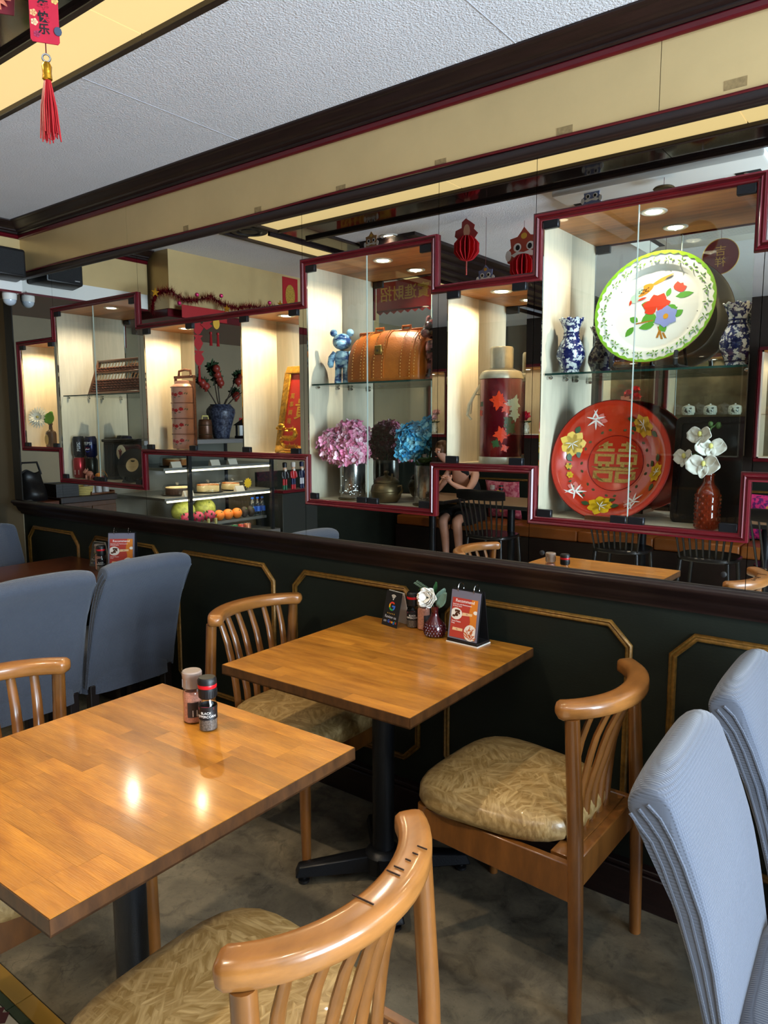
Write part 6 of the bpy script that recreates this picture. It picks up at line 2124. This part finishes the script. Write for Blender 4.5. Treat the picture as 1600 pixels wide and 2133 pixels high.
# --- bench, tables, black chairs
t = thing('long_bench', 'long tan leather bench under the opposite wall', 'bench', (-2.05, -4.79, 0))
for k in range(8):
    x = -2.9 + .725 * k
    B().box(x + .003, x + .722, -.23, .23, .34, .45).build('seat_cushion', mat('tan_bench_leather', C(150, 84, 34), .35, var=.1, scale=5, coat=.2), t, bev=.018, seg=3)
B().box(-2.9, 2.9, -.21, .24, 0, .34).build('plinth', M_dark, t, bev=.004)
M_ltop = mat('pale_laminate', C(150, 122, 92), .35, var=.12, scale=4, stretch=(1, 8, 8))


def bench_table(label, x, y):
    t = thing('bench_table', label, 'table', (x, y, 0), 0, 'tables before the bench')
    B().box(-.365, .365, -.365, .365, .715, .748).build('edge', M_plast, t, bev=.003)
    B().box(-.362, .362, -.362, .362, .748, .7505).build('top', M_ltop, t, smooth=False)
    pedestal(t, .70, 45)


bench_table('pale table the woman leans on', -4.135, -4.085)
bench_table('pale table behind the black chair next to the woman', -3.24, -4.09)
bench_table('pale table in the dark middle of the mirror', -2.0, -4.09)
bench_table('pale table before the purple cushion', -1.05, -4.09)


def spindle_chair(label, x, y, rz=0):
    t = thing('spindle_chair', label, 'chair', (x, y, 0), rz, 'black spindle back chairs')
    for s in (-1, 1):
        B().tube([(s * .20, .20, 0), (s * .17, .17, .44)], [.013, .018], 10).build('leg', M_blk, t)
        B().tube([(s * .20, -.20, 0), (s * .17, -.17, .44)], [.013, .018], 10).build('leg', M_blk, t)
    b = B()
    ring = []
    for k in range(28):
        a = 2 * PI * k / 28
        ca, sa = math.cos(a), math.sin(a)
        rr = (abs(ca) ** 3 + abs(sa) ** 3) ** (-1 / 3)
        ring.append((.225 * rr * ca, .215 * rr * sa))
    b.sweep(ring, [((0, 0, z), Vector((k_, 0, 0)), Vector((0, k_, 0))) for k_, z in ((.93, .435), (1, .445), (1, .462), (.96, .47), (.3, .462), (.02, .46))])
    b.build('seat', M_blk, t)
    f = lambda u: Vector((.245 * u, .175 + .105 - .035 * u * u, .845 + .0 * u))
    b = B()
    pr_ = [(-.010, -.045), (.010, -.045), (.012, .035), (.006, .052), (-.006, .052), (-.012, .035)]
    b.sweep(pr_, [(f(u), Vector((0, 1, 0)), Vector((0, .15, 1)) * (1 - .18 * u ** 4)) for u in [-1 + .2 * i for i in range(11)]])
    b.build('top_rail', M_blk, t)
    for k in range(9):
        u = -.92 + 1.84 * k / 8
        p0, p1 = Vector((.19 * u, .185 - .02 * u * u, .455)), f(u) - Vector((0, .004, .03))
        B().tube([p0, p0.lerp(p1, .5) + Vector((0, -.008, 0)), p1], [.008, .009, .007], 8).build('spindle', M_blk, t)
    return t


M_blk = mat('black_chair_lacquer', C(20, 18, 18), .3, coat=.3)
ch = spindle_chair('black spindle back chair beside the woman, facing the bench', -3.29, -3.83)
dup(ch, (-2.07, -3.83, 0), 0, 'black spindle back chair dim in the middle of the mirror')
dup(ch, (-1.40, -3.85, 0), 0, 'black spindle back chair reflected below the orchid')
dup(ch, (-.83, -3.72, 0), 0, 'black spindle back chair at the right edge before the purple cushion')


def cushion(label, x, rz, c1, c2):
    t = thing('bench_cushion', label, 'cushion', (x, -4.985, .455), rz)
    def fn(sgn):
        def g(u, v):
            a, b_ = 2 * u - 1, 2 * v - 1
            th = .055 * (1 - abs(a) ** 3.5) ** .5 * (1 - abs(b_) ** 3.5) ** .5
            k = 1 - .06 * (1 - a * a) - .06 * (1 - b_ * b_)
            return (.22 * a * (1 - .05 * (1 - b_ * b_)), sgn * th, .21 + .21 * b_ * (1 - .05 * (1 - a * a)))
        return g
    m = Matrix.Rotation(R(-10), 4, 'X')
    B().grid(fn(1), 16, 16, m).grid(fn(-1), 16, 16, m).build('cover', mat('cushion_' + label.split()[0], c1, .7, col2=c2, scale=28, detail=2, rp=(.44, .56)), t)
    q = B()
    for k in range(20):
        r_ = .12 * math.sqrt(random.Random(k).random())
        q.lathe([(.010, 0), (.014, .0015), (.010, .003), (.004, .003), (.004, 0)], n=10, m=m @ Matrix.Translation((r_ * math.cos(k * 2.4), .050, .21 + r_ * math.sin(k * 2.4))) @ FACE_Y, ring=True)
    q.build('paisley_print', mat('cushion_print', C(220, 180, 60), .7), t)


cushion('rose pink patterned cushion on the bench behind the woman', -3.78, R(6), C(170, 60, 84), C(206, 120, 130))
cushion('purple and pink paisley cushion at the right edge of the mirror', -1.16, 0, C(90, 20, 90), C(214, 40, 110))
pepper('black pepper mill on the pale table beside the black chair', -3.44, -4.25, .7508, PI, 'pepper mills')
salt('pink salt mill on the pale table beside the black chair', -3.52, -4.22, .7508, PI, 'salt mills')

# --- lit cabinets on the opposite wall
for i, (x0, x1, z0, z1, lab) in enumerate(((-4.98, -4.50, 1.36, 2.06, 'opposite lit cabinet with white and pink flowers'), (-3.76, -3.32, 1.36, 2.06, 'opposite lit cabinet with a pink rose'),
                                           (-2.86, -2.32, 1.18, 2.10, 'opposite lit cabinet with red flowers in a pink box'), (-2.20, -1.44, 1.18, 2.10, 'opposite lit cabinet with a row of porcelain jars'),
                                           (-1.30, -.80, 1.18, 2.10, 'opposite empty lit cabinet near the right edge'))):
    cx, h, hw = (x0 + x1) / 2, z1 - z0, (x1 - x0) / 2
    t = thing('display_cabinet', lab, 'cabinet', (cx, YB + .001, z0), 0, 'cabinets on the opposite wall')
    for s in (-1, 1):
        B().box(min(s * hw, s * (hw - .014)), max(s * hw, s * (hw - .014)), 0, .22, 0, h).build('side_panel', M_wash, t, smooth=False)
    B().box(-hw, hw, 0, .22, h - .014, h).build('top_panel', M_orange, t, smooth=False)
    B().box(-hw, hw, 0, .22, 0, .014).build('bottom_panel', M_wash, t, smooth=False)
    B().box(-hw, hw, 0, .012, 0, h).build('back_panel', (M_wash if i < 2 else mat('blotchy_old_mirror', C(120, 108, 88), .3, .6, var=.3, scale=6)), t, smooth=False)
    B().box(-hw - .03, hw + .03, .215, .232, -.03, 0).box(-hw - .03, hw + .03, .215, .232, h, h + .03).box(-hw - .03, -hw, .215, .232, 0, h).box(hw, hw + .03, .215, .232, 0, h).build('crimson_frame', M_red, t, bev=.004)
    B().box(-hw + .015, hw - .015, .212, .216, .015, h - .015).build('door_pane', M_glass, t, smooth=False)
    for q in ((0,) if i != 3 else (-.22, 0, .22)):
        downlight(t, q, .12, h - .014)
    if i >= 2:
        B().box(-hw + .015, hw - .015, .02, .20, .375, .381).build('glass_shelf', MC['shelf_glass'], t, smooth=False)
    lamp('cabinet_lamp', 'SPOT', (cx, YB + .12, z1 - .020), 7, (1, .80, .52), spot_size=R(165), spot_blend=.4, shadow_soft_size=.01)


def bloom_vase(label, x, y, z, col, vm, n=5, s=1.0):
    t = thing('bloom_vase', label, 'flowers', (x, y, z), 0)
    B().lathe([(.04, 0), (.045, .004), (.052, .04), (.045, .085), (.03, .11), (.034, .12)], n=22).build('vase', vm, t)
    r = random.Random(int(abs(x) * 100))
    for k in range(n):
        a = 2.4 * k
        p = (.05 * s * math.cos(a) * (k > 0), .03 * s * math.sin(a) * (k > 0), .17 + .03 * s * (k % 3))
        b = B()
        for lay in range(3):
            for j in range(7):
                petal(b, aim(p, (p[0] * 6, .8, .7)) @ Matrix.Rotation(2 * PI * (j + .5 * lay) / 7, 4, 'Z'), (.042 - .010 * lay) * s, .015 * s, .2 + .6 * lay, .3, 3, 1)
        b.build('flower', col, t)
        B().tube([(0, 0, .11), p], .002, 5).build('stem', M_stem, t)
    lf = B()
    for k in range(6):
        petal(lf, aim((0, 0, .12), (math.cos(k * 1.05), .6 * math.sin(k * 1.05), .4)) @ Matrix.Rotation(0, 4, 'Z'), .07, .012, .3, .2, 3, 1)
    lf.build('leaf', M_leaf, t)


bloom_vase('white and pink flowers with fresh leaves in a clear jug, opposite cabinet', -4.72, -4.98, 1.375, mat('pale_pink_petal', C(232, 190, 196), .6), mat('grey_patterned_porcelain', C(214, 208, 190), .2, col2=C(70, 74, 70), scale=40, rp=(.55, .62)), 6)
bloom_vase('one deep pink rose in a patterned porcelain jar, opposite cabinet', -3.56, -4.98, 1.375, mat('deep_pink_petal', C(214, 50, 92), .5), mat('grey_patterned_porcelain', C(214, 208, 190)), 1, 1.7)
bloom_vase('red tulip like flowers in the pink box, opposite cabinet', -2.56, -4.98, 1.572, mat('scarlet_petal', C(206, 34, 44), .5), mat('pink_box', C(226, 140, 124), .5), 5, 1.2)
for k, x in enumerate((-2.02, -1.82, -1.60)):
    t = thing('porcelain_jar', ('leftmost', 'middle', 'rightmost')[k] + ' white porcelain jar with dark landscape, opposite cabinet', 'jar', (x, -4.97, 1.562), 0, 'porcelain jars in the opposite cabinet')
    B().lathe([(.05, 0), (.055, .004), (.062, .03), (.060, .065), (.055, .075)], n=24).build('body', mat('ink_landscape_porcelain', C(216, 212, 200), .2, col2=C(60, 62, 60), scale=26, rp=(.56, .62)), t)
    B().lathe([(.058, .075), (.056, .082), (.03, .094), (.008, .098), (.010, .106), (0, .108)], n=24).build('lid', M_porc, t)
tag(B().box(-.10, .10, -.012, .012, 0, .20).build('pink_box_card', mat('pink_box', C(226, 140, 124)), None, (-2.62, -5.055, 1.562), bev=.002), 'pink box lid standing behind the red flowers', 'box')

# --- the woman at the table across the room
t = thing('person', 'woman with brown hair and black top leaning on her elbows at a table', 'person', (-4.05, -4.70, 0))
J, E_, RD = [], [], []


def jn(p, r_, parent=None):
    J.append((p[0] + 4.05, p[1] + 4.70, p[2]))
    RD.append(r_)
    if parent is not None:
        E_.append((parent, len(J) - 1))
    return len(J) - 1


pel = jn((-4.05, -4.72, .54), .125)
wai = jn((-4.05, -4.68, .70), .105, pel)
che = jn((-4.05, -4.60, .86), .115, wai)
upc = jn((-4.06, -4.55, .97), .085, che)
nck = jn((-4.115, -4.48, 1.05), .046, upc)
chin = jn((-4.20, -4.40, 1.12), .056, nck)
hd = jn((-4.215, -4.375, 1.19), .078, chin)
tp = jn((-4.215, -4.385, 1.255), .066, hd)
nose = jn((-4.238, -4.298, 1.175), .010, hd)
for s, elb, mid, hnd in ((1, (-3.89, -4.36, .790), (-3.94, -4.30, .825), (-4.01, -4.24, .875)), (-1, (-4.24, -4.34, .790), (-4.19, -4.28, .825), (-4.11, -4.23, .865))):
    sh = jn((-4.06 + s * .165, -4.545, .965), .052, upc)
    ua = jn((-4.06 + s * .18, -4.46, .87), .043, sh)
    el = jn(elb, .036, ua)
    fa = jn(mid, .033, el)
    wri = jn(hnd, .022, fa)
    pm = jn((hnd[0] - s * .03, hnd[1] + .01, hnd[2] + .045), .027, wri)
    for k in range(4):
        l = (.85, 1, .95, .78)[k]
        bx = pm
        f1 = jn((hnd[0] - s * (.045 + .010 * k), hnd[1] + .02 + .014 * (k - 1.5), hnd[2] + .072 * l), .0085, bx)
        f2 = jn((hnd[0] - s * (.070 + .008 * k), hnd[1] + .022 + .014 * (k - 1.5), hnd[2] + .080 * l), .0075, f1)
        jn((hnd[0] - s * (.088 + .004 * k), hnd[1] + .012 + .014 * (k - 1.5), hnd[2] + .066 * l), .0065, f2)
    t1 = jn((hnd[0] - s * .012, hnd[1] - .022, hnd[2] + .055), .0095, pm)
    jn((hnd[0] - s * .02, hnd[1] - .028, hnd[2] + .085), .008, t1)
for s in (1, -1):
    hip = jn((-4.05 + s * .085, -4.66, .51), .09, pel)
    kn = jn((-4.03 + s * .085, -4.24, .50), .058, hip)
    cf = jn((-4.0 + s * .08, -4.24, .34), .050, kn)
    an = jn((-3.97 + s * .08, -4.22, .09), .032, cf)
    ft = jn((-3.96 + s * .08, -4.15, .035), .028, an)
    jn((-3.955 + s * .08, -4.06, .022), .022, ft)
me = bpy.data.meshes.new('body')
me.from_pydata(J, E_, [])
o = bpy.data.objects.new('body', me)
COL.objects.link(o)
o.parent = t
me.materials.append(mat('skin', C(206, 150, 124), .5, var=.05, scale=8))
sk = o.modifiers.new('skin', 'SKIN')
sk.use_smooth_shade = True
sv = me.skin_vertices[0].data
for i, r_ in enumerate(RD):
    sv[i].radius = (r_, r_)
    sv[i].use_root = i == 0
sb = o.modifiers.new('sub', 'SUBSURF')
sb.levels = sb.render_levels = 2
L = lambda p: (p[0] + 4.05, p[1] + 4.70, p[2])
# black sleeveless top and skirt, following the torso
b = B()
n = 24
ring = [(math.cos(2 * PI * k / n), math.sin(2 * PI * k / n)) for k in range(n)]
b.sweep(ring, [(L((-4.05, -4.715, .50)), Vector((.175, 0, 0)), Vector((0, .155, 0))), (L((-4.05, -4.70, .60)), Vector((.158, 0, 0)), Vector((0, .130, .02))), (L((-4.05, -4.675, .72)), Vector((.140, 0, 0)), Vector((0, .118, .03))),
               (L((-4.05, -4.61, .85)), Vector((.150, 0, 0)), Vector((0, .128, .05))), (L((-4.055, -4.57, .925)), Vector((.148, 0, 0)), Vector((0, .110, .05))), (L((-4.057, -4.545, .97)), Vector((.122, 0, 0)), Vector((0, .095, .045))), (L((-4.065, -4.53, 1.0)), Vector((.080, 0, 0)), Vector((0, .075, .04)))])
M_top = mat('black_cotton', C(18, 18, 20), .8)
b.build('top', M_top, t)
for s in (-1, 1):
    B().tube([L((-4.06 + s * .10, -4.475, .945)), L((-4.06 + s * .105, -4.52, 1.0)), L((-4.06 + s * .105, -4.60, 1.0)), L((-4.06 + s * .10, -4.655, .94))], .012, 8, flat=.5).build('shoulder_strap', M_top, t)
    B().tube([L((-4.05 + s * .085, -4.70, .515)), L((-4.04 + s * .09, -4.45, .51)), L((-4.035 + s * .09, -4.31, .505))], [.112, .092, .080], 14).build('skirt_leg', M_top, t)
    # eyes, brows, ears
    F = Vector((-.26, .94, -.10)).normalized()
    Rt = F.cross(Vector((0, 0, 1))).normalized()
    c = Vector(L((-4.215, -4.375, 1.195)))
    e = c + F * .070 + Rt * (s * .028)
    B().ball(e, (.012, .008, .006), 10, 6).build('eye', M_white2, t)
    B().ball(e + F * .006, (.005, .004, .0045), 8, 6).build('iris', M_blackp, t)
    B().tube([e + F * .006 + Vector((0, 0, .016)) - Rt * s * .014, e + F * .009 + Vector((0, 0, .019)), e + F * .002 + Vector((0, 0, .014)) + Rt * s * .018], .0022, 5).build('eyebrow', mat('brown_hair', C(84, 54, 32), .55, var=.3, scale=30, stretch=(6, 6, 1)), t)
    B().ball(c + Rt * (s * .078) - F * .008 + Vector((0, 0, -.008)), (.010, .016, .024), 10, 8).build('ear', MC['skin'], t)
B().tube([c + F * .076 + Vector((0, 0, -.048)) - Rt * .020, c + F * .083 + Vector((0, 0, -.047)), c + F * .076 + Vector((0, 0, -.048)) + Rt * .020], [.003, .005, .003], 8).build('mouth', mat('lips', C(166, 84, 80), .45), t)
# hair: cap over the skull, parted, tied low at the back
hb = B()


def hair(u, v):
    a = 2 * PI * u
    el = -.35 + v * 1.92
    d = Rt * math.cos(a) * math.cos(el) + F * math.sin(a) * math.cos(el) + Vector((0, 0, 1)) * math.sin(el)
    front = max(0, d.dot(F))
    k = .094 - .030 * max(0, front - .25) * (1 if d.z < .74 else 0) * 1.6
    if front > .25 and d.z < .74:
        k = .066
    return tuple(c + Vector((0, 0, .012)) + d * k + Vector((0, 0, .010)) * max(0, d.z))


hb.grid(hair, 28, 14)
bun = c - F * .105 + Vector((0, 0, -.03))
hb.ball(bun, (.045, .045, .045), 14, 10)
hb.build('hair', MC['brown_hair'], t)
